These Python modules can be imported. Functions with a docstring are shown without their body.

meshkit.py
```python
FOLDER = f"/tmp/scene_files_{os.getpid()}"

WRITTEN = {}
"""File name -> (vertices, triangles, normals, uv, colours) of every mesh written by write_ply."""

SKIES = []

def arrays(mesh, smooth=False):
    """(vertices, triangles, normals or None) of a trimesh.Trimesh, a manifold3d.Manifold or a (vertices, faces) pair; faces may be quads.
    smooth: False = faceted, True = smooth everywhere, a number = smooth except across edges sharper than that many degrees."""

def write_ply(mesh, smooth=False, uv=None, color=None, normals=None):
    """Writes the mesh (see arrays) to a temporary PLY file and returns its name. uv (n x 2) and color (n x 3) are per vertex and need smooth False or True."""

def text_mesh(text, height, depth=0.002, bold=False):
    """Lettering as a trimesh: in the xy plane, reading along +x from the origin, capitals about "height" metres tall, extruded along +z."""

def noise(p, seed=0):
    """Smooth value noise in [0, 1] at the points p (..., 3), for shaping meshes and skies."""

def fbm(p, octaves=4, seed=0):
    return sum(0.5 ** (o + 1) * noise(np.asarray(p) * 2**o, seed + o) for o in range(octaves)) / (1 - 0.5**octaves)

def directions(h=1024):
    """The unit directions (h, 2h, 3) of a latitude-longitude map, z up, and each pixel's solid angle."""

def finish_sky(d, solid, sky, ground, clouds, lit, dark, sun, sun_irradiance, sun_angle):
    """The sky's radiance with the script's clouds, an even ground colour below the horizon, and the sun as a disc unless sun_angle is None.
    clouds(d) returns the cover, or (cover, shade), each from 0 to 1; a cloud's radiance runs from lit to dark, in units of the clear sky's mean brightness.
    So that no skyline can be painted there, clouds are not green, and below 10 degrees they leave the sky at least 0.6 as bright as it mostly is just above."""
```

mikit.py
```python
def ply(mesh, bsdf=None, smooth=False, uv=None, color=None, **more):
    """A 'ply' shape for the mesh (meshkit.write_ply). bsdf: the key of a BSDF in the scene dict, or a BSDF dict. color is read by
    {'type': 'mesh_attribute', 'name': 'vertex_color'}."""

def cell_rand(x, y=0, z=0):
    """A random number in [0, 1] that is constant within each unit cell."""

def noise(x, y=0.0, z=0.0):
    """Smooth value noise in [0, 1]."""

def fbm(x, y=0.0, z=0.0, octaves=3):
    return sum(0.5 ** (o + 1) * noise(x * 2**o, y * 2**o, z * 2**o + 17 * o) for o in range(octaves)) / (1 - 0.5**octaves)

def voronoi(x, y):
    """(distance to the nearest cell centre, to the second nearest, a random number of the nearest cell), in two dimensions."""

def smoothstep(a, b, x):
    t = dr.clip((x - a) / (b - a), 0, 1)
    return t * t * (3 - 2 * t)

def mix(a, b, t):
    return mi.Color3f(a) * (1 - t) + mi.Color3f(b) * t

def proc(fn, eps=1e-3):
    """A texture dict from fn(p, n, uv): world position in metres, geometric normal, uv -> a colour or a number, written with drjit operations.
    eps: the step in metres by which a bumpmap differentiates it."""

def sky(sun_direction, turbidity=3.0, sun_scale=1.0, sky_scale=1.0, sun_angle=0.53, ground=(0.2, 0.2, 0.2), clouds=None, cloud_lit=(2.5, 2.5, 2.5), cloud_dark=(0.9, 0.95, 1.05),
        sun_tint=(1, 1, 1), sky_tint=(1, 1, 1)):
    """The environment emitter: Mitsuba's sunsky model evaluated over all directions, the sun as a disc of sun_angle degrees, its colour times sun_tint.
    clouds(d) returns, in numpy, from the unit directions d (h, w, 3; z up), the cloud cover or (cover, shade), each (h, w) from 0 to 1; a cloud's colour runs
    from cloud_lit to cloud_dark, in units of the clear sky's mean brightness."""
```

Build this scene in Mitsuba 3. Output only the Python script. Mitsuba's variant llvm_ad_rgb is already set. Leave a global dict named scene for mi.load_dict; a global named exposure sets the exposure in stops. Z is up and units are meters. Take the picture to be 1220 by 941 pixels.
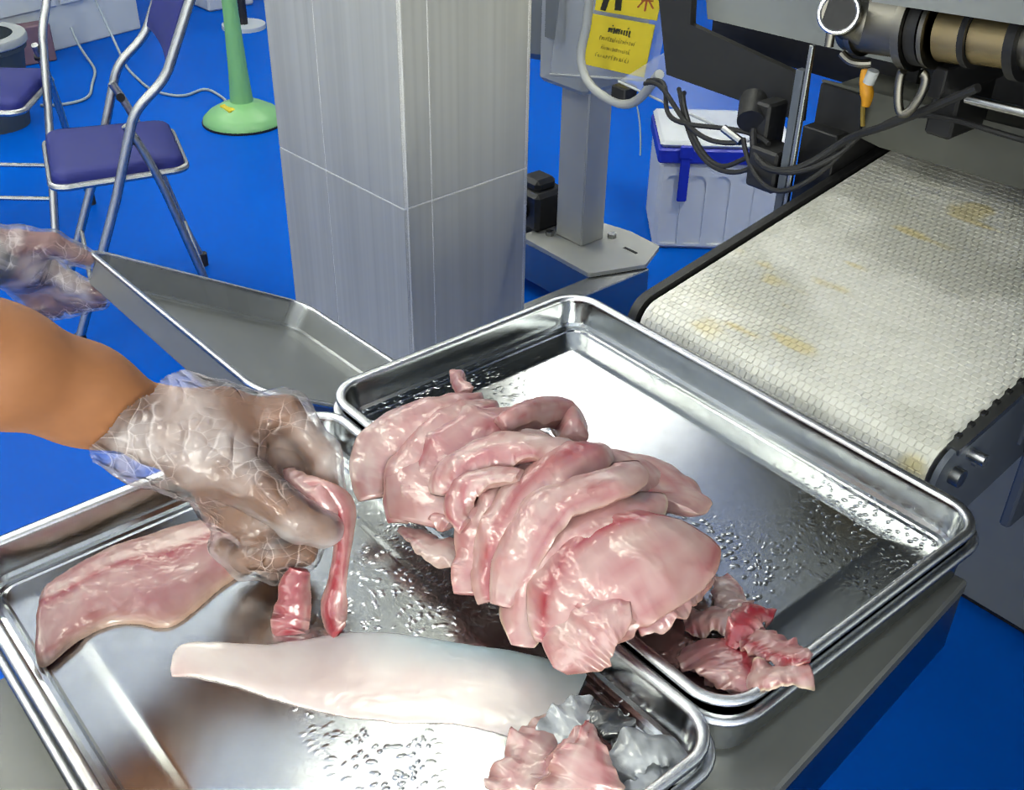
import math, random, json
import numpy as np, trimesh, manifold3d, shapely
import drjit as dr, mitsuba as mi, mikit, meshkit
from mikit import proc, noise, fbm, voronoi, cell_rand, smoothstep, mix
from scipy.interpolate import CubicSpline, PchipInterpolator
from shapely.geometry import Polygon
T = mi.ScalarTransform4f
rng = np.random.default_rng(7); random.seed(7)
scene, labels = {}, {}

# ------------------------------------------------------------------ camera, light, exposure
EYE = np.array([0.9185, -0.5268, 1.5463])
FWD = np.array([-0.6252, 0.5493, -0.5543]); CUP = np.array([-0.4288, 0.3516, 0.8321])
scene['camera'] = {'type': 'perspective', 'fov': math.degrees(2*math.atan(610/1300)), 'fov_axis': 'x', 'near_clip': 0.02, 'far_clip': 60.0,
                   'to_world': T().look_at(origin=EYE.tolist(), target=(EYE+FWD).tolist(), up=CUP.tolist())}
exposure = -0.38
LAMP, TUBE = [7.5, 7.5, 6.6], [56.0, 56.0, 46.0]
# lamps out of view, placed for pan glare and room light: one big ceiling panel (centre x, y, half lengths) and hanging battens (centre x, y, along: 0 = x, 1 = y)
PANELS = [(-3.10, 3.45, .72, .80)]
BATTENS = [(-.85, 1.0, 1), (.35, 1.65, 0, 3.0), (-.5, -1.5, 0), (-2.0, -1.0, 0), (-3.3, -.9, 0), (-3.2, 1.2, 1), (-4.9, .7, 1)]  # the strongest one is placed to light the cool box and column side
FILL_GLOW = {1: [24.0, 24.3, 21.5], 2: [5.0, 5.1, 4.6]}  # glow of the added fill lights on the right and front walls

# ------------------------------------------------------------------ helpers
def lin(r, g, b):
    c = np.array([r, g, b])/255.0
    return np.where(c <= .04045, c/12.92, ((c+.055)/1.055)**2.4).tolist()
def rgb(c): return {'type': 'rgb', 'value': list(map(float, c))}
def numbered(name):
    if name not in USED: USED.add(name); return name
    i = 1
    while f'{name}_{i:03d}' in USED: i += 1
    USED.add(f'{name}_{i:03d}'); return f'{name}_{i:03d}'
USED = set()
def thing(name, label, cat, group=None):
    k = numbered(name); labels[k] = {'label': label, 'category': cat}
    if group: labels[k]['group'] = group
    return k
def struct(name, d):
    k = numbered(name); scene[k] = d; labels[k] = {'kind': 'structure'}; return k
def put(parent, name, mesh, bsdf, smooth=35, label=None, stuff=False, **kw):
    k = numbered(parent+'__'+name if parent else name)
    scene[k] = mikit.ply(mesh, bsdf, smooth=smooth, **kw)
    if label or stuff:
        labels[k] = {}
        if label: labels[k]['label'] = label
        if stuff: labels[k]['kind'] = 'stuff'
    return k
def put_dict(parent, name, d):
    k = numbered(parent+'__'+name); scene[k] = d; return k
cat = trimesh.util.concatenate
def box(x0, x1, y0, y1, z0, z1, b=0.0):
    e = np.array([x1-x0, y1-y0, z1-z0]); c = np.array([x0+x1, y0+y1, z0+z1])/2
    if b <= 0:
        m = trimesh.creation.box(e)
    else:
        pts = []
        for s in np.ndindex(2, 2, 2):
            q = (np.array(s)*2-1)*e/2
            for k in range(3):
                p = q - np.sign(q)*b; p[k] = q[k]; pts.append(p)
        m = trimesh.convex.convex_hull(np.array(pts))
    m.apply_translation(c); return m
def rot(m, deg, axis=(0, 0, 1), about=(0, 0, 0)):
    m = m.copy(); m.apply_transform(trimesh.transformations.rotation_matrix(math.radians(deg), axis, about)); return m
def frame_place(m, o, ex, ey, ez):
    m = m.copy(); A = np.eye(4); A[:3, 0], A[:3, 1], A[:3, 2], A[:3, 3] = ex, ey, ez, o; m.apply_transform(A); return m
def spline(pts, n):
    pts = np.asarray(pts, float)
    d = np.r_[0, np.cumsum(np.linalg.norm(np.diff(pts, axis=0), axis=1))]; d /= d[-1]
    if len(pts) == 2: return np.linspace(pts[0], pts[1], n), d
    f = CubicSpline(d, pts) if len(pts) > 3 else PchipInterpolator(d, pts)
    return f(np.linspace(0, 1, n)), d
def tube(pts, r, n=40, sides=10, smooth=True):
    p = spline(pts, n)[0] if smooth else np.asarray(pts, float)
    n = len(p); r = np.broadcast_to(r, (n,)) if np.ndim(r) == 0 else np.interp(np.linspace(0, 1, n), np.linspace(0, 1, len(r)), r)
    t = np.gradient(p, axis=0); t /= np.linalg.norm(t, axis=1, keepdims=True)+1e-12
    a = np.cross(t[0], [0, 0, 1.0]); a = a if np.linalg.norm(a) > .2 else np.cross(t[0], [1.0, 0, 0])
    rings = []
    for i in range(n):
        a = a - t[i]*(a@t[i]); a /= np.linalg.norm(a); b = np.cross(t[i], a)
        an = np.arange(sides)*2*np.pi/sides
        rings.append(p[i]+r[i]*(np.cos(an)[:, None]*a+np.sin(an)[:, None]*b))
    v = np.vstack(rings+[p[:1], p[-1:]]); f = []
    for i in range(n-1):
        for j in range(sides):
            k = (j+1) % sides
            f += [[i*sides+j, i*sides+k, (i+1)*sides+k], [i*sides+j, (i+1)*sides+k, (i+1)*sides+j]]
    e = (n-1)*sides
    for j in range(sides):
        k = (j+1) % sides
        f += [[n*sides, k, j], [n*sides+1, e+j, e+k]]
    return trimesh.Trimesh(v, f, process=False)
def cyl(p0, p1, r, sides=24):
    p0, p1 = np.array(p0, float), np.array(p1, float)
    return tube([p0, p1], r, sides=sides, n=2, smooth=False)
def lathe(prof, sides=40):
    m = trimesh.creation.revolve(np.array(prof, float), sections=sides); return m
def extrude(poly, h):
    return trimesh.creation.extrude_polygon(Polygon(poly), h, engine='earcut')
def plate_xz(poly, y, th):
    """polygon given in (x, z), standing at depth y and th thick (towards +y)"""
    m = extrude(poly, th)
    v = m.vertices.copy(); m.vertices = np.c_[v[:, 0], y+th-v[:, 2], v[:, 1]]; m.fix_normals(); return m

# signed-distance modelling: round cones joined smoothly, meshed by surface nets
def rcone(p, a, b, ra, rb):
    a, b = np.array(a), np.array(b); ba = b-a; h = np.clip(((p-a)@ba)/(ba@ba+1e-12), 0, 1)
    return np.linalg.norm(p-a-h[..., None]*ba, axis=-1)-(ra+(rb-ra)*h)
def smin(a, b, k):
    h = np.clip(.5+.5*(b-a)/k, 0, 1); return b+(a-b)*h-k*h*(1-h)
def surface_nets(F, o, h):
    s = F < 0; nx, ny, nz = F.shape
    C = [(i, j, k) for i in (0, 1) for j in (0, 1) for k in (0, 1)]
    sl = lambda A, c: A[c[0]:nx-1+c[0], c[1]:ny-1+c[1], c[2]:nz-1+c[2]]
    cnt = sum(sl(s, c).astype(np.int8) for c in C)
    cell = (cnt > 0) & (cnt < 8); idx = np.argwhere(cell)
    num = np.full(cell.shape, -1); num[cell] = np.arange(len(idx))
    val = np.stack([sl(F, c)[cell] for c in C], 1); acc = np.zeros((len(idx), 3)); w = np.zeros(len(idx))
    for i, a in enumerate(C):
        for j, b in enumerate(C):
            if i < j and sum(abs(x-y) for x, y in zip(a, b)) == 1:
                fa, fb = val[:, i], val[:, j]; m = (fa < 0) != (fb < 0)
                t = np.where(m, fa/np.where(m, fa-fb, 1), 0)
                acc += m[:, None]*(np.array(a)+t[:, None]*(np.array(b)-np.array(a))); w += m
    v = o+h*(idx+acc/w[:, None]); faces = []
    for ax in range(3):
        u, q = [x for x in range(3) if x != ax]
        lo = [slice(None)]*3; hi = [slice(None)]*3; lo[ax] = slice(0, -1); hi[ax] = slice(1, None)
        for x in (u, q):
            lo[x] = slice(1, -1); hi[x] = slice(1, -1)
        a, b = s[tuple(lo)], s[tuple(hi)]; e = np.argwhere(a != b); sg = a[a != b]
        base = e.copy(); base[:, u] += 1; base[:, q] += 1
        quad = []
        for du, dq in ((-1, -1), (0, -1), (0, 0), (-1, 0)):
            c = base.copy(); c[:, u] += du; c[:, q] += dq; quad.append(num[c[:, 0], c[:, 1], c[:, 2]])
        qd = np.stack(quad, 1); flip = sg if ax != 1 else ~sg
        qd[~flip] = qd[~flip][:, ::-1]; faces.append(qd)
    f = np.vstack(faces); f = f[(f >= 0).all(1)]
    return trimesh.Trimesh(v, np.vstack([f[:, [0, 1, 2]], f[:, [0, 2, 3]]]), process=False)
def sdf_mesh(fn, lo, hi, h, smooth_it=6):
    lo, hi = np.array(lo), np.array(hi); n = np.ceil((hi-lo)/h).astype(int)+1
    g = np.stack(np.meshgrid(*[lo[i]+h*np.arange(n[i]) for i in range(3)], indexing='ij'), -1)
    m = surface_nets(fn(g), lo, h)
    e = m.edges_unique; v = np.array(m.vertices); deg = np.bincount(e.ravel(), minlength=len(v)).clip(1)
    for _ in range(smooth_it):
        acc = np.stack([np.bincount(e[:, 0], v[e[:, 1], k], len(v))+np.bincount(e[:, 1], v[e[:, 0], k], len(v)) for k in range(3)], 1)
        v = v+.4*(acc/deg[:, None]-v)
    m = trimesh.Trimesh(v, m.faces, process=False)
    return m

# measured world coordinates (metres; x along the bench, y across it, z up)
D = {"pile": {"F1": [[0.1536, 0.099, 0.8882], [0.1593, 0.0441, 0.8952], [0.1488, 0.0055, 0.8852], [0.1533, -0.0309, 0.8647], [0.1821, -0.0565, 0.8436]],
  "F2": [[0.1782, 0.0998, 0.8897], [0.1853, 0.0372, 0.8962], [0.1887, -0.0092, 0.8802], [0.2041, -0.0424, 0.8576], [0.223, -0.0631, 0.8406]],
  "F2b": [[0.2134, 0.1074, 0.8877], [0.216, 0.0457, 0.8997], [0.2171, -0.003, 0.8852], [0.2294, -0.036, 0.8647], [0.2433, -0.052, 0.8521]],
  "F3": [[0.238, 0.0561, 0.9113], [0.2284, 0.1056, 0.8987], [0.2161, 0.1618, 0.8652], [0.2712, 0.1285, 0.8862]],
  "F4": [[0.3084, 0.0898, 0.9063], [0.2891, 0.0514, 0.9123], [0.2611, 0.0195, 0.9073], [0.2474, -0.0106, 0.8942], [0.2539, -0.0336, 0.8787]],
  "F5": [[0.3124, 0.0203, 0.9098], [0.2878, 0.0026, 0.9018], [0.2752, -0.0182, 0.8922], [0.2807, -0.0319, 0.8822], [0.3022, -0.039, 0.8762]],
  "F5b": [[0.2987, 0.0113, 0.8917], [0.3148, -0.0218, 0.8762], [0.3303, -0.0467, 0.8561], [0.3497, -0.0675, 0.8386]],
  "F6": [[0.2999, 0.1274, 0.8847], [0.3297, 0.0585, 0.9093], [0.3304, 0.0132, 0.9003], [0.3406, -0.0222, 0.8842], [0.3543, -0.0466, 0.8647], [0.3747, -0.0645, 0.8491]],
  "F7": [[0.3491, 0.1201, 0.8947], [0.3739, 0.053, 0.9148], [0.3638, 0.0142, 0.9068], [0.3664, -0.0183, 0.8922], [0.3747, -0.0451, 0.8712], [0.3855, -0.0678, 0.8521]],
  "F8": [[0.3916, 0.1095, 0.8887], [0.3993, 0.0358, 0.9003], [0.3863, -0.0014, 0.8882], [0.3912, -0.0296, 0.8717], [0.4055, -0.0526, 0.8536], [0.4234, -0.0737, 0.8351]],
  "F9": [[0.452, 0.094, 0.8992], [0.454, 0.0354, 0.9038], [0.4447, -0.0078, 0.8892], [0.4474, -0.0371, 0.8697], [0.4572, -0.059, 0.8516]],
  "F9b": [[0.4841, -0.0066, 0.8882], [0.4697, -0.0313, 0.8772], [0.4669, -0.0511, 0.8622], [0.4704, -0.0728, 0.8436]],
  "F10": [[0.3204, 0.1348, 0.8707], [0.3278, 0.1745, 0.8446], [0.3668, 0.165, 0.8511], [0.4071, 0.1302, 0.8732]],
  "F11": [[0.2225, -0.0591, 0.8316], [0.2748, -0.0549, 0.8351], [0.3187, -0.0465, 0.8426]],
  "F12": [[0.2068, -0.0428, 0.8476], [0.2388, -0.0352, 0.8531], [0.2741, -0.0333, 0.8546]],
  "F13": [[0.4855, 0.0512, 0.8852], [0.4944, 0.0209, 0.8787], [0.488, -0.0046, 0.8702]],
  "T1": [[0.142, 0.0896, 0.8862], [0.1197, 0.0991, 0.8842], [0.0741, 0.13, 0.8612]]},
 "skin_top": [[0.2222, -0.3107], [0.2022, -0.2911], [0.2425, -0.2412], [0.2797, -0.1756], [0.3142, -0.1342], [0.3692, -0.0894], [0.4253, -0.0475], [0.4624, -0.0308]],
  "skin_bot": [[0.2303, -0.3131], [0.2685, -0.2807], [0.3128, -0.2567], [0.3589, -0.2271], [0.4011, -0.1878], [0.4408, -0.1472], [0.472, -0.1275], [0.5064, -0.1116]],
  "fil_top": [[0.0587, -0.3632], [0.0462, -0.3348], [0.0398, -0.3028], [0.0424, -0.2602], [0.0483, -0.2268], [0.061, -0.1863], [0.0948, -0.137]],
  "fil_bot": [[0.0868, -0.3767], [0.1473, -0.3863], [0.137, -0.3545], [0.1453, -0.3166], [0.1739, -0.289], [0.1699, -0.26], [0.1575, -0.2219], [0.1506, -0.1606]],
  "hand1": {"arm": [[0.0653, -0.4918, 1.2085, 0.05], [0.0929, -0.4172, 1.143, 0.046], [0.0984, -0.3502, 1.0768, 0.0445], [0.0989, -0.2924, 1.0253, 0.0385], [0.1124, -0.2422, 0.9787, 0.03]],
  "i": [[0.1649, -0.1408, 0.975, 0.0145], [0.1999, -0.1266, 0.9405, 0.0125], [0.2216, -0.1376, 0.9141, 0.011], [0.221, -0.1599, 0.9017, 0.0095]],
  "t": [[0.1549, -0.2319, 0.9591, 0.021], [0.2045, -0.2016, 0.9457, 0.0175], [0.2393, -0.1815, 0.9192, 0.0145], [0.2533, -0.1623, 0.9044, 0.0125]],
  "m": [[0.1514, -0.1436, 0.9422, 0.0145], [0.1975, -0.1304, 0.8853, 0.0125], [0.2142, -0.1645, 0.8507, 0.0115], [0.2069, -0.1916, 0.8592, 0.0105]],
  "r": [[0.137, -0.1574, 0.9088, 0.0145], [0.1841, -0.1525, 0.8424, 0.0125], [0.1951, -0.186, 0.8329, 0.0115], [0.1861, -0.21, 0.8553, 0.0105]],
  "p": [[0.121, -0.1756, 0.8816, 0.0135], [0.1604, -0.1754, 0.8285, 0.0115], [0.1679, -0.2035, 0.8282, 0.01], [0.1584, -0.2182, 0.8514, 0.0095]],
  "palm": [[0.1121, -0.242, 0.9793, 0.03], [0.1363, -0.1918, 0.9747, 0.026], [0.1473, -0.211, 0.9522, 0.031], [0.1494, -0.1956, 0.902, 0.03], [0.1684, -0.1805, 0.8685, 0.027]]},
 "cuff1": [[0.1029, -0.262, 0.9968, 0.046], [0.1162, -0.2404, 0.9762, 0.05], [0.1482, -0.2068, 0.9554, 0.043]],
  "cut1": [[0.1077, -0.2413, 0.9939], [0.7712, 0.3259, -0.5469]],
  "hand2": {"arm": [[-0.8308, -0.4396, 0.8999, 0.05], [-0.7496, -0.2808, 0.8574, 0.046], [-0.6975, -0.1573, 0.8127, 0.036]],
  "t": [[-0.6774, -0.1116, 0.8174, 0.021], [-0.6554, -0.0699, 0.8158, 0.017], [-0.6463, -0.0445, 0.7947, 0.0135], [-0.6437, -0.0273, 0.7818, 0.0115]],
  "i": [[-0.7032, -0.073, 0.7585, 0.015], [-0.6749, -0.0487, 0.7326, 0.013], [-0.6607, -0.0275, 0.7195, 0.0115], [-0.6446, -0.0133, 0.7154, 0.01]],
  "m": [[-0.7226, -0.0793, 0.738, 0.015], [-0.6965, -0.0534, 0.7072, 0.013], [-0.6802, -0.03, 0.694, 0.0115], [-0.6696, -0.0132, 0.6896, 0.01]],
  "r": [[-0.7411, -0.0893, 0.7219, 0.0145], [-0.7188, -0.0703, 0.6884, 0.0125], [-0.7116, -0.0487, 0.6747, 0.011], [-0.7038, -0.0329, 0.6726, 0.0095]],
  "p": [[-0.7529, -0.103, 0.7126, 0.0135], [-0.7376, -0.0923, 0.6788, 0.0115], [-0.7358, -0.077, 0.6649, 0.01], [-0.7298, -0.0634, 0.6627, 0.009]],
  "palm": [[-0.6965, -0.1445, 0.8064, 0.032], [-0.6926, -0.1161, 0.785, 0.03], [-0.703, -0.1046, 0.7629, 0.03]]},
 "held": [[-0.6763, -0.0199, 0.7899], [-0.0565, -0.0578, 0.8509], [-0.6341, 0.3384, 0.5828]],
  "strip1": [[0.2101, -0.1626, 0.9294, 0], [0.2236, -0.1482, 0.9285, 0], [0.2406, -0.1386, 0.9187, 0], [0.2518, -0.1417, 0.894, 0], [0.259, -0.1543, 0.8554, 0], [0.266, -0.167, 0.8241, 0], [0.2784, -0.1742, 0.8137, 0], [0.2856, -0.1754, 0.8116, 0]],
  "strip2": [[0.2254, -0.177, 0.8491, 0], [0.2314, -0.186, 0.8335, 0], [0.2391, -0.1938, 0.8207, 0], [0.247, -0.2035, 0.8093, 0], [0.2533, -0.2093, 0.8073, 0]],
  "strip3": [[0.192, -0.1598, 0.9345, 0], [0.2163, -0.1579, 0.927, 0], [0.2359, -0.1514, 0.9204, 0], [0.2478, -0.1445, 0.9048, 0]],
  "trims1": [{"l": "pale scrap strip pointing away at the top of the scraps near the pan corner", "p": [[0.4627, 0.1454, 0.812], [0.4851, 0.1301, 0.818], [0.5121, 0.1154, 0.826], [0.5271, 0.1102, 0.826]],
  "w": [0.014, 0.03, 0.034, 0.02], "t": [0.006, 0.012, 0.014, 0.01], "s": 51, "k": {"tint": 0.25}},
 {"l": "pale scrap lobe at the left of the scraps near the pan corner", "p": [[0.4831, 0.0739, 0.812], [0.4949, 0.0844, 0.822], [0.5131, 0.094, 0.832], [0.5279, 0.102, 0.832]],
  "w": [0.02, 0.034, 0.032, 0.02], "t": [0.008, 0.014, 0.016, 0.01], "s": 52, "k": {"tint": 0.3, "cream": 0.6}},
 {"l": "dark red scrap fold in the middle of the scraps near the pan corner", "p": [[0.5389, 0.0648, 0.836], [0.5332, 0.0865, 0.842], [0.5311, 0.113, 0.84], [0.5399, 0.1229, 0.832]],
  "w": [0.016, 0.026, 0.028, 0.02], "t": [0.01, 0.016, 0.016, 0.01], "s": 53, "k": {"red": 1.0, "stripe": 0, "sw": 0.8}},
 {"l": "wide pink scrap forming the front of the scraps near the pan corner", "p": [[0.5139, 0.0677, 0.818], [0.5419, 0.0529, 0.832], [0.5638, 0.0438, 0.836], [0.5832, 0.0329, 0.838]],
  "w": [0.04, 0.058, 0.05, 0.03], "t": [0.012, 0.02, 0.02, 0.01], "s": 54, "k": {"red": 0.1, "stripe": -0.5, "sw": 0.35}},
 {"l": "pink scrap with a red edge at the right of the scraps near the pan corner", "p": [[0.5405, 0.0884, 0.834], [0.5624, 0.0872, 0.842], [0.5867, 0.0836, 0.852], [0.6042, 0.0885, 0.859]],
  "w": [0.03, 0.044, 0.036, 0.022], "t": [0.014, 0.018, 0.014, 0.008], "s": 55, "k": {"red": 0.2, "stripe": 0.6, "sw": 0.3}},
 {"l": "yellowish white scrap rim at the lower right of the scraps near the pan corner", "p": [[0.5724, 0.0361, 0.822], [0.578, 0.0437, 0.838], [0.5943, 0.0579, 0.852], [0.6127, 0.0772, 0.858]],
  "w": [0.024, 0.03, 0.03, 0.028], "t": [0.01, 0.014, 0.014, 0.012], "s": 56, "k": {"tint": 0.3, "cream": 1.0}},
 {"l": "small blood red scrap at the left front of the scraps near the pan corner", "p": [[0.5204, 0.0591, 0.812], [0.5368, 0.0457, 0.818], [0.5492, 0.0453, 0.814]],
  "w": [0.02, 0.026, 0.018], "t": [0.01, 0.012, 0.01], "s": 57, "k": {"red": 1.0}}], "trims2": [{"l": "ruffled pink scrap at the left of the front scraps", "p": [[0.5011, -0.096, 0.818], [0.5066, -0.1256, 0.826], [0.5171, -0.1493, 0.828], [0.5283, -0.1744, 0.82]],
  "w": [0.03, 0.045, 0.05, 0.045], "t": [0.01, 0.018, 0.02, 0.012], "s": 61, "k": {"tint": 0.15, "red": 0.1}},
 {"l": "large pointed pink scrap rising in the middle of the front scraps", "p": [[0.5328, -0.0965, 0.85], [0.5441, -0.1095, 0.852], [0.5553, -0.1253, 0.846], [0.5683, -0.1437, 0.83]],
  "w": [0.01, 0.034, 0.056, 0.066], "t": [0.008, 0.012, 0.014, 0.012], "s": 62, "k": {"tint": 0.2}},
 {"l": "pink folded scrap edge leaning on the pointed front scrap", "p": [[0.532, -0.0974, 0.848], [0.5318, -0.1154, 0.846], [0.5346, -0.1319, 0.838], [0.5441, -0.1507, 0.826]],
  "w": [0.008, 0.022, 0.03, 0.03], "t": [0.006, 0.012, 0.014, 0.012], "s": 66, "k": {"tint": 0.1, "red": 0.15}},
 {"l": "grey silvery skin scrap behind the pointed front scrap", "p": [[0.5071, -0.1202, 0.82], [0.507, -0.1042, 0.832], [0.5079, -0.0845, 0.834], [0.5116, -0.0642, 0.826]],
  "w": [0.03, 0.036, 0.034, 0.018], "t": [0.005, 0.006, 0.006, 0.004], "s": 63, "k": {"c": "silver"}},
 {"l": "black fin scrap between the front scraps", "p": [[0.5097, -0.0744, 0.83], [0.5298, -0.0716, 0.836], [0.5458, -0.0736, 0.83], [0.5509, -0.0857, 0.822]],
  "w": [0.016, 0.028, 0.024, 0.012], "t": [0.006, 0.008, 0.008, 0.005], "s": 64, "k": {"c": "black"}},
 {"l": "small black fin tip poking out beside the front scraps", "p": [[0.542, -0.0833, 0.83], [0.5508, -0.0728, 0.828], [0.5574, -0.0653, 0.822]],
  "w": [0.012, 0.014, 0.006], "t": [0.005, 0.006, 0.004], "s": 67, "k": {"c": "black"}},
 {"l": "curled silver white skin band at the right of the front scraps", "p": [[0.5711, -0.1058, 0.82], [0.5637, -0.0924, 0.834], [0.5668, -0.0713, 0.838], [0.5808, -0.0547, 0.834], [0.5972, -0.0554, 0.822]],
  "w": [0.024, 0.034, 0.036, 0.034, 0.024], "t": [0.008, 0.012, 0.012, 0.012, 0.008], "s": 65, "k": {"c": "silver"}},
 {"l": "silver grey skin scrap inside the curled front band", "p": [[0.5883, -0.1065, 0.818], [0.581, -0.0889, 0.828], [0.5828, -0.0698, 0.828], [0.5984, -0.0662, 0.82]],
  "w": [0.03, 0.034, 0.034, 0.03], "t": [0.008, 0.012, 0.012, 0.008], "s": 68, "k": {"c": "silver"}}], "chairB": [-2.6, 0.4, 0.75, -0.66], "bucket": [-3.6062440124913255, 0.682280063158898]}

# ------------------------------------------------------------------ materials
def mat(key, d): scene[key] = d; return key
def two(d): return {'type': 'twosided', 'bsdf': d}
def plastic(key, c, a=.2): return mat(key, two({'type': 'roughplastic', 'diffuse_reflectance': rgb(c) if isinstance(c, (list, tuple)) else c, 'alpha': a, 'distribution': 'ggx'}))
def metal(key, c, a=.2): return mat(key, two({'type': 'roughconductor', 'material': 'none', 'specular_reflectance': rgb(c) if isinstance(c, (list, tuple)) else c, 'alpha': a, 'distribution': 'beckmann'}))
def matte(key, c): return mat(key, two({'type': 'diffuse', 'reflectance': rgb(c) if isinstance(c, (list, tuple)) else c}))

def floor_c(p, n, uv):
    k = fbm(p.x*1.3, p.y*1.3, 0, 4); s = smoothstep(.72, .8, fbm(p.x*9, p.y*9, 3, 3))
    return mix(mix((.0004, .080, .46), (.0006, .104, .54), k), (.008, .11, .52), s*.25)
mat('floor_epoxy', two({'type': 'roughplastic', 'diffuse_reflectance': proc(floor_c), 'specular_reflectance': .22, 'int_ior': 1.4, 'alpha': .12, 'distribution': 'ggx'}))
matte('white_wall', [.72, .74, .75]); matte('white_ceiling', [.78, .79, .80])
def tile_c(p, n, uv):
    h = p.x*dr.abs(n.y)+p.y*dr.abs(n.x)
    k = fbm(h*90, p.z*1.1, p.x*.0, 4); k2 = fbm(h*14, p.z*.7, 5, 3)
    return mix((.32, .32, .295), (.45, .45, .42), .55*k+.45*k2)
plastic('tile_grey', proc(tile_c), .22)
matte('grout', [.60, .60, .58])
def wet(p, n, uv):
    wx = fbm(p.x*60, p.y*60, 3, 2)*1.4; a, b, r = voronoi(p.x*150+wx, p.y*120+wx*.7)
    zone = smoothstep(.46, .58, fbm(p.x*5+3.1, p.y*5+1.7, 9, 2)+.09*smoothstep(.0, .06, p.y))*smoothstep(.80, .92, n.z)
    return dr.maximum(0, .16-a*a)*dr.select(r > .5, 1.0, 0.0)*4*zone+.05*fbm(p.x*14, p.y*14, 2, 3)
def pan_c(p, n, uv):
    k = fbm(p.x*7, p.y*7, p.z*7, 4); s = smoothstep(.62, .70, fbm(p.x*38, p.y*38, 4, 3))
    return mix(mix((.44, .455, .46), (.54, .555, .56), k), (.40, .41, .41), s*.5)
mat('pan_steel', two({'type': 'bumpmap', 'arbitrary': proc(wet, 4e-4), 'scale': .0009,
     'bsdf': {'type': 'roughconductor', 'material': 'none', 'specular_reflectance': proc(pan_c), 'alpha': .048, 'distribution': 'beckmann'}}))
metal('pan_rim', [.66, .67, .68], .16)
metal('dull_steel', [.36, .365, .35], .26)
mat('brushed_steel', two({'type': 'blendbsdf', 'weight': .8, 'a': {'type': 'roughconductor', 'material': 'none', 'specular_reflectance': rgb([.55, .55, .54]), 'alpha': .3}, 'b': {'type': 'diffuse', 'reflectance': rgb([.36, .36, .33])}}))
metal('chrome_tube', [.44, .44, .43], .24)
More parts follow.
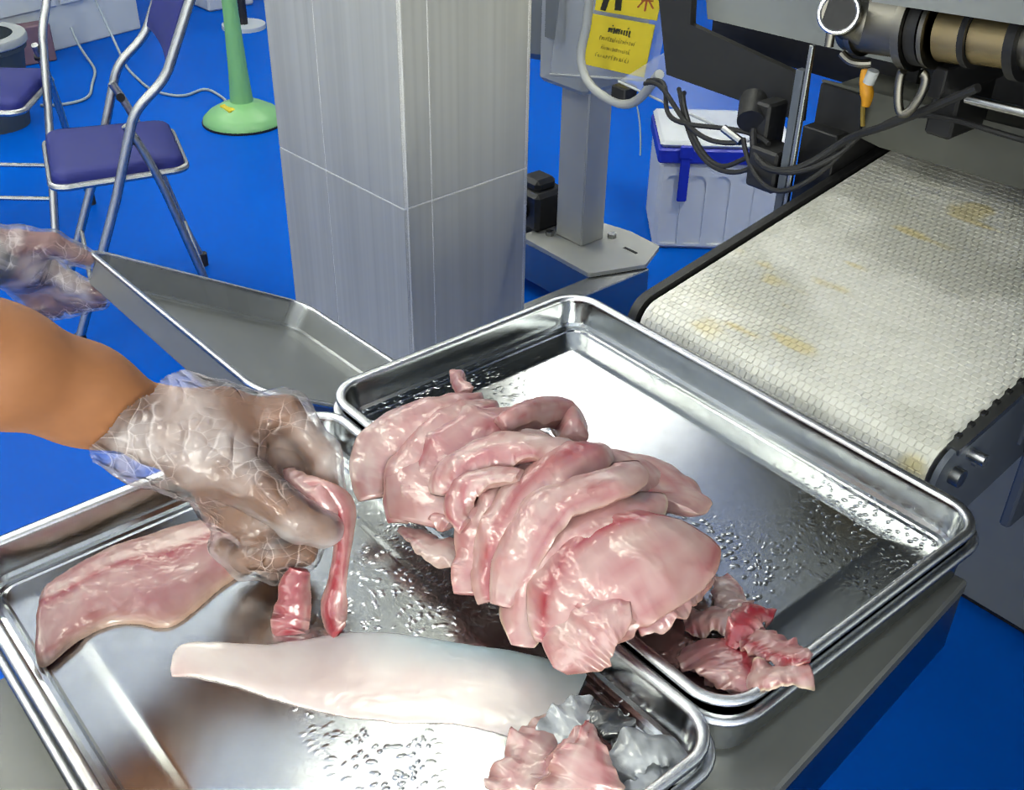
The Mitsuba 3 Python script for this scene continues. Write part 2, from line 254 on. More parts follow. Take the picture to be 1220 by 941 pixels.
mat('table_steel', two({'type': 'blendbsdf', 'weight': .55, 'a': {'type': 'roughconductor', 'material': 'none', 'specular_reflectance': rgb([.34, .345, .33]), 'alpha': .22}, 'b': {'type': 'diffuse', 'reflectance': rgb([.085, .087, .08])}}))
mat('worn_pan', two({'type': 'blendbsdf', 'weight': .45, 'a': {'type': 'roughconductor', 'material': 'none', 'specular_reflectance': proc(pan_c), 'alpha': .16}, 'b': {'type': 'diffuse', 'reflectance': rgb([.20, .205, .20])}}))
metal('pipe_steel', [.19, .18, .155], .24)
metal('apron_steel', [.50, .51, .52], .10)
metal('shiny_steel', [.72, .72, .72], .12)
def hood_c(p, n, uv): return mix((.075, .078, .064), (.12, .123, .105), fbm(p.x*9, p.y*9, p.z*9, 4))
plastic('hood_grey', proc(hood_c), .30)
plastic('panel_grey', [.235, .25, .245], .30)
plastic('cover_grey', [.46, .48, .48], .25)
plastic('dark_plate', [.012, .0115, .009], .38)
plastic('slate_steel', [.085, .10, .125], .30)
plastic('black_plastic', [.008, .008, .009], .25)
plastic('black_rubber', [.012, .012, .013], .40)
metal('brass', [.36, .28, .15], .28)
def belt_c(p, n, uv):
    y = smoothstep(.66, .80, fbm(p.x*9+.7, p.y*26+.2, 3, 3)); g = fbm(p.x*60, p.y*60, p.z*60, 3)
    d = smoothstep(.42, .68, fbm(p.x*5+1.3, p.y*8+.4, 7, 4))
    return mix(mix(mix((.72, .71, .63), (.82, .81, .74), g), (.42, .42, .35), d*.55), (.66, .54, .20), y*.6)
plastic('belt_plastic', proc(belt_c), .25)
plastic('yellow_sign', [.92, .72, .03], .4); plastic('sign_black', [.02, .018, .01], .4); plastic('sign_red', [.45, .10, .02], .4); plastic('sign_brown', [.30, .20, .02], .4)
mat('clear_acrylic', {'type': 'thindielectric', 'int_ior': 1.49})
mat('hazy_acrylic', {'type': 'blendbsdf', 'weight': .22, 'a': {'type': 'thindielectric', 'int_ior': 1.49}, 'b': two({'type': 'diffuse', 'reflectance': rgb([.75, .78, .80])})})
plastic('grey_hose', [.40, .41, .40], .3)
plastic('cooler_white', [.84, .87, .90], .3); plastic('cooler_blue', [.012, .03, .50], .2)
plastic('fan_green', [.19, .44, .17], .12); plastic('fan_lime', [.26, .50, .03], .15); plastic('tag_yellow', [.85, .68, .03], .3)
plastic('cord_grey', [.42, .50, .55], .4); plastic('orange_plastic', [.75, .33, .01], .3)
mat('vinyl_blue', two({'type': 'roughplastic', 'diffuse_reflectance': rgb([.022, .027, .17]), 'specular_reflectance': .45, 'alpha': .3}))
plastic('cabinet_white', [.60, .65, .68], .3); plastic('seam_dark', [.2, .24, .27], .4); plastic('bucket_grey', [.42, .45, .46], .35); plastic('bucket_dark', [.05, .07, .09], .4)
plastic('mauve_box', [.22, .13, .17], .4)
plastic('shirt_grey', [.16, .18, .20], .6)
plastic('sleeve_navy', [.012, .012, .02], .5)
def skin_c(p, n, uv): return mix((.22, .086, .033), (.28, .118, .048), fbm(p.x*40, p.y*40, p.z*40, 4))
mat('skin', two({'type': 'principled', 'base_color': proc(skin_c), 'roughness': .48, 'specular': .4}))
def skin2_c(p, n, uv): return mix((.24, .095, .078), (.32, .14, .11), fbm(p.x*50, p.y*50, p.z*50, 4))
mat('skin_pink', two({'type': 'principled', 'base_color': proc(skin2_c), 'roughness': .5, 'specular': .4}))
def glove_f(p):
    wx, wy = fbm(p.x*30, p.y*30, p.z*30, 2)*.5, fbm(p.x*30+9, p.y*30, p.z*30, 2)*.5
    a, b, _ = voronoi((p.x+.7*p.z)*52+wx*3, (p.y*.8-.5*p.z)*52+wy*3); c, d, _ = voronoi((p.x-.4*p.z)*95+wx*4, (p.y+.8*p.z)*60)
    return a, b, c, d
def glove_w(p, n, uv):
    a, b, c, d = glove_f(p); k = fbm(p.x*18, p.y*18, p.z*18, 3); g = smoothstep(.50, .62, fbm(p.x*21+5, p.y*21, p.z*21, 2))
    return .07+.34*smoothstep(.42, .76, k)+g*(.22*(1-smoothstep(.0, .10, b-a))+.12*(1-smoothstep(.0, .10, d-c)))
def glove_b(p, n, uv):
    a, b, c, d = glove_f(p); g = .25+.75*smoothstep(.45, .62, fbm(p.x*21+5, p.y*21, p.z*21, 2))
    return g*(.8*dr.minimum(b-a, .5)+.4*dr.minimum(d-c, .5))+.15*fbm(p.x*90, p.y*90, p.z*90, 2)
mat('glove_film', {'type': 'bumpmap', 'arbitrary': proc(glove_b, 8e-4), 'scale': .006, 'bsdf': {'type': 'blendbsdf', 'weight': proc(glove_w),
     'a': {'type': 'thindielectric', 'int_ior': 1.33}, 'b': two({'type': 'roughplastic', 'diffuse_reflectance': rgb([.70, .64, .62]), 'alpha': .13, 'distribution': 'ggx'})}})
def fish_b(p, n, uv): return fbm(p.x*75, p.y*75, p.z*75, 3)
mat('fish_flesh', two({'type': 'bumpmap', 'arbitrary': proc(fish_b, 5e-4), 'scale': .0017, 'bsdf': {'type': 'principled',
     'base_color': {'type': 'mesh_attribute', 'name': 'vertex_color'}, 'roughness': .24, 'specular': .55, 'clearcoat': 1.0, 'clearcoat_gloss': .95}}))
mat('wet_skin', two({'type': 'bumpmap', 'arbitrary': proc(fish_b, 5e-4), 'scale': .0006, 'bsdf': {'type': 'principled',
     'base_color': {'type': 'mesh_attribute', 'name': 'vertex_color'}, 'roughness': .22, 'specular': .7, 'clearcoat': .8, 'clearcoat_gloss': .92}}))

# ------------------------------------------------------------------ room
H = 3.6; X0, X1, Y0, Y1 = -6.2, 3.0, -3.2, 6.5
struct('floor', mikit.ply(box(X0, X1, Y0, Y1, -.1, 0), 'floor_epoxy'))
struct('ceiling', mikit.ply(box(X0, X1, Y0, Y1, H, H+.1), 'white_ceiling'))
struct('wall_back', mikit.ply(box(X0, X1, Y1, Y1+.1, 0, H), 'white_wall'))
struct('wall_front', mikit.ply(box(X0, X1, Y0-.1, Y0, 0, H), 'white_wall'))
struct('wall_left', mikit.ply(box(X0-.1, X0, Y0, Y1, 0, H), 'white_wall'))
struct('wall_right', mikit.ply(box(X1, X1+.1, Y0, Y1, 0, H), 'white_wall'))
def fill_panel(n, o, du, w, z0, z1, nrm):
    """an added fill light in a wall frame, out of view, for column, cool box and sign: o its lower left corner on the wall, du along the wall, nrm into the room"""
    o, du, nrm = map(lambda a: np.array(a, float), (o, du, nrm)); k = struct(f'fill_panel_{n}', mikit.ply(frame_place(trimesh.boolean.difference([box(-.06, w+.06, z0-.06, z1+.06, 0, .05), box(0, w, z0, z1, -.02, .08)], engine='manifold'), o, du, [0, 0, 1], nrm), 'white_ceiling'))
    for i in range(2):
        a = o+du*(w*i/2+.02)+nrm*.02; b = du*(w/2-.04)
        v = np.array([a+[0, 0, z0], a+b+[0, 0, z0], a+b+[0, 0, z1], a+[0, 0, z1]]); f = [[0, 1, 2], [0, 2, 3]]
        if np.cross(v[1]-v[0], v[2]-v[0])@nrm < 0: f = [[0, 2, 1], [0, 3, 2]]
        p = put(k, 'glow_face', trimesh.Trimesh(v, f, process=False), 'white_ceiling', False); scene[p]['emitter'] = {'type': 'area', 'radiance': rgb(FILL_GLOW[n])}
fill_panel(1, (X1, -2.9, 0), (0, 1, 0), 1.9, 1.1, 2.5, (-1, 0, 0)); fill_panel(2, (-.9, Y0, 0), (1, 0, 0), 2.2, 1.1, 2.5, (0, 1, 0))
LG = 'ceiling lights out of view, placed to light the room and the steel pans'
for i, (cx, cy, hx, hy) in enumerate(PANELS):
    t = thing('unseen_ceiling_light', 'wide white ceiling panel light out of view, placed to give the broad white glare on the far pan', 'light')
    fr = trimesh.boolean.difference([box(cx-hx-.03, cx+hx+.03, cy-hy-.03, cy+hy+.03, H-.03, H), box(cx-hx, cx+hx, cy-hy, cy+hy, H-.05, H-.012)], engine='manifold')
    put(t, 'frame', fr, 'white_ceiling')
    v = np.array([[cx-hx, cy-hy, H-.02], [cx-hx, cy+hy, H-.02], [cx+hx, cy+hy, H-.02], [cx+hx, cy-hy, H-.02]])
    k = put(t, 'diffuser', trimesh.Trimesh(v, [[0, 1, 2], [0, 2, 3]], process=False), 'white_ceiling', False)
    scene[k]['emitter'] = {'type': 'area', 'radiance': rgb(LAMP)}
for cx, cy, al, *power in BATTENS:
    t = thing('unseen_batten_light', 'hanging ceiling batten out of view, placed to light the room and the pans', 'light', LG)
    def ori(m): return rot(m, 90*al, about=(0, 0, 0)).apply_translation([cx, cy, 0])
    put(t, 'housing', ori(cat([box(-.62, .62, -.03, .03, 3.10, 3.14, .004), box(-.40, -.38, -.01, .01, 3.14, H), box(.38, .40, -.01, .01, 3.14, H)])), 'white_ceiling')
    k = put(t, 'tube', ori(box(-.60, .60, -.05, .05, 3.025, 3.095, .01)), 'white_ceiling', False)
    scene[k]['emitter'] = {'type': 'area', 'radiance': rgb([x*(power or [1])[0] for x in TUBE])}

# tiled column: a core and its tiles, one part each
def column():
    ang = 2.2; cx, cy = -.8206, .6924; A, B = .474, .357; g = .0014
    place = T().translate([cx, cy, 0]).rotate([0, 0, 1], ang)
    core = box(-A+.0014, -.0014, .0014, B-.0014, 0, H)
    scene['column'] = {**mikit.ply(core, 'grout'), 'to_world': place}; USED.add('column'); labels['column'] = {'kind': 'structure'}
    rows = [(0, .6), (.6, 1.2), (1.2, 1.8), (1.8, 2.4), (2.4, 3.0), (3.0, 3.6)]
    def tile(x0, x1, y0, y1, z0, z1):
        put_dict('column', 'tile', {**mikit.ply(box(x0, x1, y0, y1, z0, z1, .0008), 'tile_grey'), 'to_world': place})
    for z0, z1 in rows:
        a, b = z0+g, z1-g
        for x0, x1 in ((-A, -.285), (-.285, 0)):
            tile(x0+g*(x0 > -A), x1-g, 0, .008, a, b); tile(x0+g*(x0 > -A), x1-g, B-.008, B, a, b)
        for y0, y1 in ((0, .075), (.075, B)):
            tile(-.008, 0, max(y0, .0095 if y0 == 0 else 0)+g, y1-g-(.0085 if y1 == B else 0), a, b); tile(-A, -A+.008, y0+g+(.0085 if y0 == 0 else 0), y1-g-(.0085 if y1 == B else 0), a, b)
column()

# ------------------------------------------------------------------ work table
t = thing('work_table', 'stainless steel work table under the two fish trays, front right corner showing', 'table')
def tb(m): return rot(m, 5.0, about=(TX, TY, 0))
TZ = .7812; TX, TY = .608, .370
put(t, 'top', tb(box(TX-.565, TX, TY-1.25, TY, TZ-.018, TZ, .003)), 'table_steel')
put(t, 'apron', tb(trimesh.boolean.difference([box(TX-.563, TX-.002, TY-1.248, TY-.002, TZ-.095, TZ-.0182), box(TX-.55, TX-.015, TY-1.23, TY-.019, TZ-.2, TZ)], engine='manifold')), 'apron_steel')
for x in (TX-.45, TX-.16):
    for y in (TY-1.1, TY-.22):
        put(t, 'leg', tb(cyl((x, y, 0.012), (x, y, TZ-.085), .019, 16)), 'brushed_steel')
        put(t, 'foot', tb(cyl((x, y, 0.0), (x, y, .014), .024, 16)), 'black_rubber')

# ------------------------------------------------------------------ sheet pans
def rring(lx, ly, d, z, r, n=8):
    r = max(r-d, .004); hx, hy = lx/2-d-r, ly/2-d-r; out = []
    for k, (sx, sy) in enumerate(((1, 1), (-1, 1), (-1, -1), (1, -1))):
        for i in range(n+1):
            a = math.pi/2*(k+i/n); out.append([sx*hx+r*math.cos(a), sy*hy+r*math.sin(a), z])
    return np.array(out)
def loft(rings, cap0=True, cap1=True):
    n = len(rings[0]); v = list(np.vstack(rings)); f = []
    for i in range(len(rings)-1):
        for j in range(n):
            k = (j+1) % n; f += [[i*n+j, i*n+k, (i+1)*n+k], [i*n+j, (i+1)*n+k, (i+1)*n+j]]
    if cap0:
        v.append(rings[0].mean(0)); c = len(v)-1; f += [[c, (j+1) % n, j] for j in range(n)]
    if cap1:
        v.append(rings[-1].mean(0)); c = len(v)-1; o = (len(rings)-1)*n; f += [[c, o+j, o+(j+1) % n] for j in range(n)]
    return trimesh.Trimesh(np.array(v), f, process=False)
def pan_meshes(lx, ly, r=.045, depth=.05):
    D0 = depth
    prof = [(.016, -D0), (.0125, -D0+.003), (.0095, -.008), (.0085, -.004), (.0105, -.004), (.0118, -.008), (.0150, -D0+.006), (.0175, -D0+.0022), (.022, -D0+.001), (.026, -D0+.001), (.0285, -D0+.002), (.031, -D0+.001), (.058, -D0+.001), (.069, -D0+.0042), (.074, -D0+.0042)]
    body = loft([rring(lx, ly, d, z, r) for d, z in prof])
    rim = loft([rring(lx, ly, d, z, r) for d, z in ((.009, -.005), (.003, -.0065), (.0004, -.005), (0, -.003), (.0012, -.0008), (.004, 0), (.008, 0), (.0105, -.0012), (.0115, -.004), (.009, -.005))], False, False)
    return body, rim
def sheet_pan(label, lx, ly, place, depth=.05, steel='pan_steel'):
    t = thing('sheet_pan', label, 'tray')
    b, r = pan_meshes(lx, ly, depth=depth)
    put(t, 'pan', place(b), steel, 13); put(t, 'rolled_rim', place(r), 'pan_rim', 60)
    return t
c4 = math.radians(-1.1)
sheet_pan('wet steel sheet pan under the big heap of fillets, beside the conveyor', .616, .402, lambda m: frame_place(m, [.2935, .196, .85], [math.cos(c4), math.sin(c4), 0], [-math.sin(c4), math.cos(c4), 0], [0, 0, 1]), .042)
sheet_pan('lower steel sheet pan nested under the one with the heap of fillets', .624, .410, lambda m: frame_place(m, [.2945, .197, .832], [math.cos(c4), math.sin(c4), 0], [-math.sin(c4), math.cos(c4), 0], [0, 0, 1]))
c5 = math.radians(-1.0)
sheet_pan('steel sheet pan in the foreground with the single fillet and the pale fish skin', .606, .420,
          lambda m: frame_place(m, [.300, -.2145, .842], [math.cos(c5), math.sin(c5), 0], [-math.sin(c5), math.cos(c5), 0], [0, 0, 1]), .0424)
sheet_pan('lower steel sheet pan nested under the foreground one with the single fillet', .616, .430,
          lambda m: frame_place(m, [.300, -.2155, .824], [math.cos(c5), math.sin(c5), 0], [-math.sin(c5), math.cos(c5), 0], [0, 0, 1]), .0428)
A_, B_, C_ = map(np.array, D['held']); ex = (B_-A_); lx = np.linalg.norm(ex); ex /= lx; ey = C_-A_; ey -= ex*(ey@ex); ly = np.linalg.norm(ey); ey /= ly; ez = np.cross(ex, ey)
sheet_pan('empty steel sheet pan held tilted by the gloved hand at far left', lx, ly, lambda m: frame_place(m, A_+ex*lx/2+ey*ly/2, ex, ey, ez), steel='worn_pan')

# ------------------------------------------------------------------ fish
PINK, PALE, DEEP, RED, CREAM, SILVER = [np.array(lin(*c))*.35 for c in ((234, 166, 163), (250, 216, 206), (208, 108, 116), (190, 36, 58), (246, 220, 186), (168, 176, 184))]
def fillet_colors(S, Aa, Bb, V, seed, stripe=None, sw=.10, tint=0.0, red=0.0, dark=None, cream=.3):
    n1 = meshkit.fbm(V*38, 4, seed); n2 = meshkit.fbm(V*110+5, 3, seed+3)
    c = PINK+(PALE-PINK)*np.clip(n1*1.7-.45+tint, 0, 1)[:, None]
    c = c+(DEEP-c)*np.clip((n2-.52)*2.6+red, 0, 1)[:, None]*.75
    st = meshkit.fbm(np.c_[Aa*3.2+seed*1.7, S*1.6, S*0], 4, seed+40); c = c+(DEEP-c)*np.clip((st-.50)*3.2, 0, 1)[:, None]*.85
    c = c+(PALE-c)*np.clip((.44-st)*3.4, 0, 1)[:, None]*.7
    sd = np.where((seed*7) % 2 == 0, Aa, -Aa); c = c+(RED-c)*(np.clip((sd-.35)/.65, 0, 1)**1.5*.62*meshkit.noise(V*30, seed+8))[:, None]
    ed = np.clip((np.abs(Aa)-.86)/.14, 0, 1)*cream; c = c+(CREAM-c)*ed[:, None]
    if stripe is not None:
        wob = stripe+.10*(meshkit.noise(np.c_[S*5, S*0, S*0], seed+9)-.5)
        k = np.exp(-((Aa-wob)/sw)**2)*np.clip(.75+.6*meshkit.noise(V*60, seed+4), 0, 1)
        c = c+(RED-c)*np.clip(k, 0, 1)[:, None]
    if dark is not None: c = c+(np.array(dark[0])-c)*dark[1]
    return np.clip(c, 0, 1)
def fillet(pts, w, th, seed, roll=0, n=56, m=30, curl=0.0, wav=.14, bump=.0022, flut=.012, up=(0, 0, 1), colors=None, **ck):
    p, d = spline(pts, n); s = np.linspace(0, 1, n)
    W = PchipInterpolator(np.linspace(0, 1, len(w)), w)(s); Th = PchipInterpolator(np.linspace(0, 1, len(th)), th)(s)
    R = np.radians(np.interp(s, np.linspace(0, 1, max(2, np.size(roll))), np.broadcast_to(roll, (max(2, np.size(roll)),))))
    t = np.gradient(p, axis=0); t /= np.linalg.norm(t, axis=1, keepdims=True); up = np.array(up, float)
    L = np.cross(t, up); L /= np.linalg.norm(L, axis=1, keepdims=True)+1e-9
    for i in range(1, n):
        if L[i]@L[i-1] < 0: L[i] *= -1
    N = np.cross(L, t)
    Lr = L*np.cos(R)[:, None]+N*np.sin(R)[:, None]; N = np.cross(Lr, t); L = Lr
    ph = np.arange(m)*2*np.pi/m; a, b = np.cos(ph), np.sin(ph)
    la = np.sign(a)*np.abs(a)**.8; hb = np.where(b > 0, 1-np.abs(la)**2.6, -.7*(1-np.abs(la)**4))+.05*b
    eL = 1+wav*2*(meshkit.fbm(np.c_[s*4.5, s*0+seed, s*0], 3, seed)-.5); eR = 1+wav*2*(meshkit.fbm(np.c_[s*4.5, s*0+seed+50, s*0], 3, seed+1)-.5)
    side = np.where(a[None, :] > 0, eR[:, None], eL[:, None])
    l = W[:, None]/2*la[None, :]*side
    fl = 2*(np.stack([np.where(a > 0, meshkit.fbm(np.c_[x*7, x*0+seed*3.1, x*0], 2, seed+30), meshkit.fbm(np.c_[x*7, x*0+seed*5.7, x*0], 2, seed+31)) for x in [np.full(m, v) for v in s]])-.5)
    h = np.maximum(Th, .002)[:, None]/2*hb[None, :]-curl*(la**2)[None, :]*W[:, None]/2+flut*fl*(la**2)[None, :]
    V = p[:, None]+l[..., None]*L[:, None]+h[..., None]*N[:, None]
    S = np.repeat(s, m); Aa = np.tile(la, n); Bb = np.tile(b, n); V = V.reshape(-1, 3)
    disp = bump*2*(meshkit.fbm(V*42, 3, seed+20)-.5)+bump*.35*(meshkit.fbm(V*160, 2, seed+21)-.5)
    Nn = np.repeat(N, m, 0)*np.where(Bb > 0, 1, .4)[:, None]; V = V+disp[:, None]*Nn
    V = np.vstack([V, p[:1], p[-1:]]); f = []
    for i in range(n-1):
        for j in range(m):
            k = (j+1) % m; f += [[i*m+j, (i+1)*m+k, i*m+k], [i*m+j, (i+1)*m+j, (i+1)*m+k]]
    e = (n-1)*m
    for j in range(m):
        k = (j+1) % m; f += [[n*m, j, k], [n*m+1, e+k, e+j]]
    S, Aa, Bb = np.r_[S, 0, 1], np.r_[Aa, 0, 0], np.r_[Bb, 0, 0]
    C = (colors or fillet_colors)(S, Aa, Bb, V, seed, **ck)
    return trimesh.Trimesh(V, f, process=False), C
def fish(name, label, catg, group, mat_, *a, **k):
    m, c = fillet(*a, **k); m.fix_normals()
    key = thing(name, label, catg, group)
    scene[key] = mikit.ply(m, mat_, smooth=True, color=c); return key
PG = 'raw fillets heaped over the edge of the sheet pan'
P_ = D['pile']
def pile(k, label, w, th, seed, **kw): fish('fish_fillet', label, 'fish fillet', PG, 'fish_flesh', P_[k], w, th, seed, **kw)
# lower layers of the heap
fish('fish_fillet', 'pale fillet in the middle of the heap, mostly buried under the others', 'fish fillet', PG, 'fish_flesh', [[.20, .16, .826], [.21, .09, .852], [.22, .03, .872], [.23, -.03, .864], [.24, -.055, .846]], [.06, .12, .14, .12, .05], [.012, .03, .035, .028, .01], 101)
fish('fish_fillet', 'buried fillet showing only dark red edges low in the heap', 'fish fillet', PG, 'fish_flesh', [[.31, .19, .840], [.32, .14, .864], [.33, .08, .872], [.335, .03, .874], [.34, -.03, .866], [.35, -.05, .848]], [.06, .12, .14, .15, .13, .05], [.012, .03, .035, .04, .03, .01], 102, red=.3)
fish('fish_fillet', 'buried fillet under the big red striped one at the near end of the heap', 'fish fillet', PG, 'fish_flesh', [[.44, .13, .826], [.44, .07, .854], [.445, .02, .874], [.45, -.03, .866]], [.06, .11, .12, .08], [.012, .035, .04, .03], 103)
pile('F1', 'smooth pink fillet at the far left end of the heap', [.012, .055, .066, .07, .045], [.006, .022, .026, .022, .008], 1, tint=.1, roll=[0, 10])
pile('F2', 'reddish fillet lying second from the far left end of the heap', [.015, .06, .06, .05, .02], [.006, .02, .022, .018, .006], 2, red=.15)
pile('F2b', 'glossy pink fillet third from the far left end of the heap', [.02, .065, .07, .055, .018], [.008, .02, .022, .016, .006], 3, red=.1)
pile('F10', 'pink fillet with a red edge at the back of the heap, towards the conveyor', [.03, .075, .085, .05], [.01, .022, .024, .012], 12, stripe=.6, sw=.2)
pile('F11', 'pale fillet end hanging lowest over the pan edge', [.01, .03, .034, .012], [.004, .012, .012, .005], 13, tint=.3)
pile('F12', 'small dark red fillet scrap tucked low in the heap', [.02, .03, .02], [.01, .016, .01], 14, red=.8)
pile('F5b', 'narrow pink fillet hanging straight down over the pan edge', [.03, .045, .05, .04], [.012, .018, .018, .008], 7, red=.1, stripe=-.2, sw=.25)
pile('F3', 'rolled up fillet with a blood red end on top of the heap', [.02, .036, .044, .03], [.02, .034, .040, .03], 4, red=.05)
pile('F8', 'fillet with a yellowish long edge left of the red striped one', [.03, .055, .06, .06, .055, .02], [.01, .02, .022, .02, .016, .006], 10, cream=.9, tint=.1)
pile('F9', 'big fillet with a dark red stripe at the near end of the heap', [.07, .115, .125, .11, .05], [.010, .018, .020, .018, .006], 11, stripe=.58, sw=.17, curl=.08, roll=[10, 4], flut=.004, wav=.08)
pile('F13', 'ragged pink fillet end with a red middle at the near right of the heap', [.02, .045, .03], [.01, .018, .012], 16, red=.3, stripe=0, sw=.3)
pile('F9b', 'pink fillet flap draped over the pan edge at the near tip of the heap', [.03, .062, .068, .012], [.01, .016, .016, .004], 15, tint=.05, red=.05)
pile('F6', 'broad pink fillet with a reddish upper end across the middle of the heap', [.03, .05, .055, .055, .05, .03], [.012, .024, .024, .02, .016, .008], 8, stripe=.3, sw=.2)
pile('F7', 'light pink smooth fillet just left of the yellowish edged one', [.03, .05, .055, .05, .045, .02], [.012, .024, .026, .022, .016, .006], 9, tint=.15)
pile('F4', 'thick pale fillet arched across the top of the heap', [.03, .042, .046, .044, .02], [.018, .026, .028, .024, .01], 5, tint=.25)
pile('F5', 'small curled pale fillet strip looping on the front of the heap', [.02, .032, .034, .03, .02], [.012, .02, .02, .018, .012], 6, tint=.25)
fish('fish_trimming', 'tiny pink scrap at the far left tip of the heap', 'fish scrap', None, 'fish_flesh', P_['T1'], [.015, .018, .012], [.012, .014, .01], 17, red=.2)

# the single fillet on the near pan: an outline with its own thickness
def flat_piece(top, bot, z, th, seed, n=70, m=36, colors=None, bump=.002, **ck):
    a, b = spline(top, n)[0], spline(bot, n)[0]; V, S, Aa, Bb = [], [], [], []
    ph = np.arange(m)*2*np.pi/m; la = np.cos(ph); la = np.sign(la)*np.abs(la)**.7; hb = np.sin(ph)
    s = np.linspace(0, 1, n)
    for i in range(n):
        e = min(1, math.sin(math.pi*min(max(s[i], .004), .996))*6)**.5
        mid, half = (a[i]+b[i])/2, (a[i]-b[i])/2
        hh = np.where(hb > 0, th*hb**.7*e if False else th*np.abs(hb)**.7*e, -.0004)
        V.append(np.c_[mid[0]+half[0]*la, mid[1]+half[1]*la, z+hh]); S += [s[i]]*m; Aa += list(la); Bb += list(hb)
    V = np.vstack(V); S, Aa, Bb = map(np.array, (S, Aa, Bb)); f = []
    d = bump*2*(meshkit.fbm(V*48, 4, seed)-.5); V[:, 2] += np.where(Bb > .05, d, 0)
    V[:, :2] += .0025*(np.c_[meshkit.fbm(V*70, 3, seed+5), meshkit.fbm(V*70+9, 3, seed+6)]-.5)*2
    V = np.vstack([V, V[:m].mean(0), V[-m:].mean(0)]); S, Aa, Bb = np.r_[S, 0, 1], np.r_[Aa, 0, 0], np.r_[Bb, 0, 0]
    for i in range(n-1):
        for j in range(m):
            k = (j+1) % m; f += [[i*m+j, (i+1)*m+k, i*m+k], [i*m+j, (i+1)*m+j, (i+1)*m+k]]
    e = (n-1)*m
    for j in range(m):
        k = (j+1) % m; f += [[n*m, j, k], [n*m+1, e+k, e+j]]
    mm = trimesh.Trimesh(V, f, process=False); mm.fix_normals()
    return mm, (colors or fillet_colors)(S, Aa, Bb, V, seed, **ck)
PF = .8002+.0042
m, c = flat_piece(D['fil_top'], D['fil_bot'], PF, .012, 31, stripe=.30, sw=.085, red=.10, tint=-.05, cream=.6)
k = thing('fish_fillet', 'single pink fillet with a red centre stripe lying flat on the near pan', 'fish fillet')
scene[k] = mikit.ply(m, 'fish_flesh', smooth=True, color=c)
def skin_col(S, Aa, Bb, V, seed):
    n1 = meshkit.fbm(V*26, 4, seed)
    c = np.array(lin(200, 188, 181))+(np.array(lin(188, 163, 157))-np.array(lin(200, 188, 181)))*np.clip(n1*1.8-.5, 0, 1)[:, None]
    k = np.clip((Aa+.05)*1.1, 0, 1)*np.clip(S*2.2-.5, 0, 1); c = c+(np.array(lin(126, 150, 158))-c)*(k*.85)[:, None]
    w = np.clip((S-.78)*5, 0, 1); return c+(np.array(lin(160, 168, 168))-c)*(w*.6)[:, None]
m, c = flat_piece(D['skin_top'], D['skin_bot'], PF, .0032, 33, colors=skin_col, bump=.0008)
k = thing('fish_skin', 'long pale peeled fish skin spread across the near pan', 'fish skin')
scene[k] = mikit.ply(m, 'wet_skin', smooth=True, color=c)

# strips held in the hand
TH = 'flesh strips pinched in the gloved hand'
q = lambda k: [x[:3] for x in D[k]]
fish('fish_strip', 'long pink flesh strip hanging from the gloved hand to the pan', 'fish strip', TH, 'fish_flesh', q('strip1'), [.012, .024, .026, .018, .015, .017, .026, .024], [.014, .020, .020, .013, .011, .011, .014, .008], 41, red=.2, stripe=.1, sw=.5, up=(.6, -.5, .3))
fish('fish_strip', 'short dark red flesh strip hanging below the curled fingers', 'fish strip', TH, 'fish_flesh', q('strip2'), [.020, .028, .032, .036, .030], [.014, .018, .018, .016, .008], 42, red=.9, stripe=0, sw=.5, up=(.6, -.5, .3))
fish('fish_strip', 'pink lump of flesh squeezed between thumb and forefinger', 'fish strip', TH, 'fish_flesh', q('strip3'), [.012, .026, .030, .014], [.012, .022, .022, .010], 43, red=.25, up=(.6, -.5, .3))

# trimmings: on the far pan's near corner and at the front of the near pan
def trim(label, pts, w, th, seed, mat_='fish_flesh', group=None, **k): fish('fish_trimming', label, 'fish scrap', group, mat_, pts, w, th, seed, **k)
G1, G2 = 'fish scraps in the near corner of the far pan', 'fish scraps at the front edge of the near pan'
for a in D['trims1']: trim(a['l'], a['p'], a['w'], [x*.62 for x in a['t']], a['s'], group=G1, bump=.0045, wav=.4, flut=.016, **a['k'])
def silver_col(S, Aa, Bb, V, seed, base=(138, 141, 143), dk=(48, 50, 54)):
    n1 = meshkit.fbm(V*60, 4, seed); return np.array(lin(*base))+(np.array(lin(*dk))-np.array(lin(*base)))*np.clip(n1*2.6-1.1, 0, 1)[:, None]
def black_col(S, Aa, Bb, V, seed): return silver_col(S, Aa, Bb, V, seed, (38, 40, 42), (16, 17, 18))
CF = {'silver': silver_col, 'black': black_col}
for a in D['trims2']:
    kk = dict(a['k'])
    if 'c' in kk: kk['colors'] = CF[kk.pop('c')]
    trim(a['l'], a['p'], a['w'], [x*.55 for x in a['t']], a['s'], 'wet_skin' if 'colors' in kk else 'fish_flesh', group=G2, **{**dict(bump=.004, wav=.35, flut=.014), **kk})

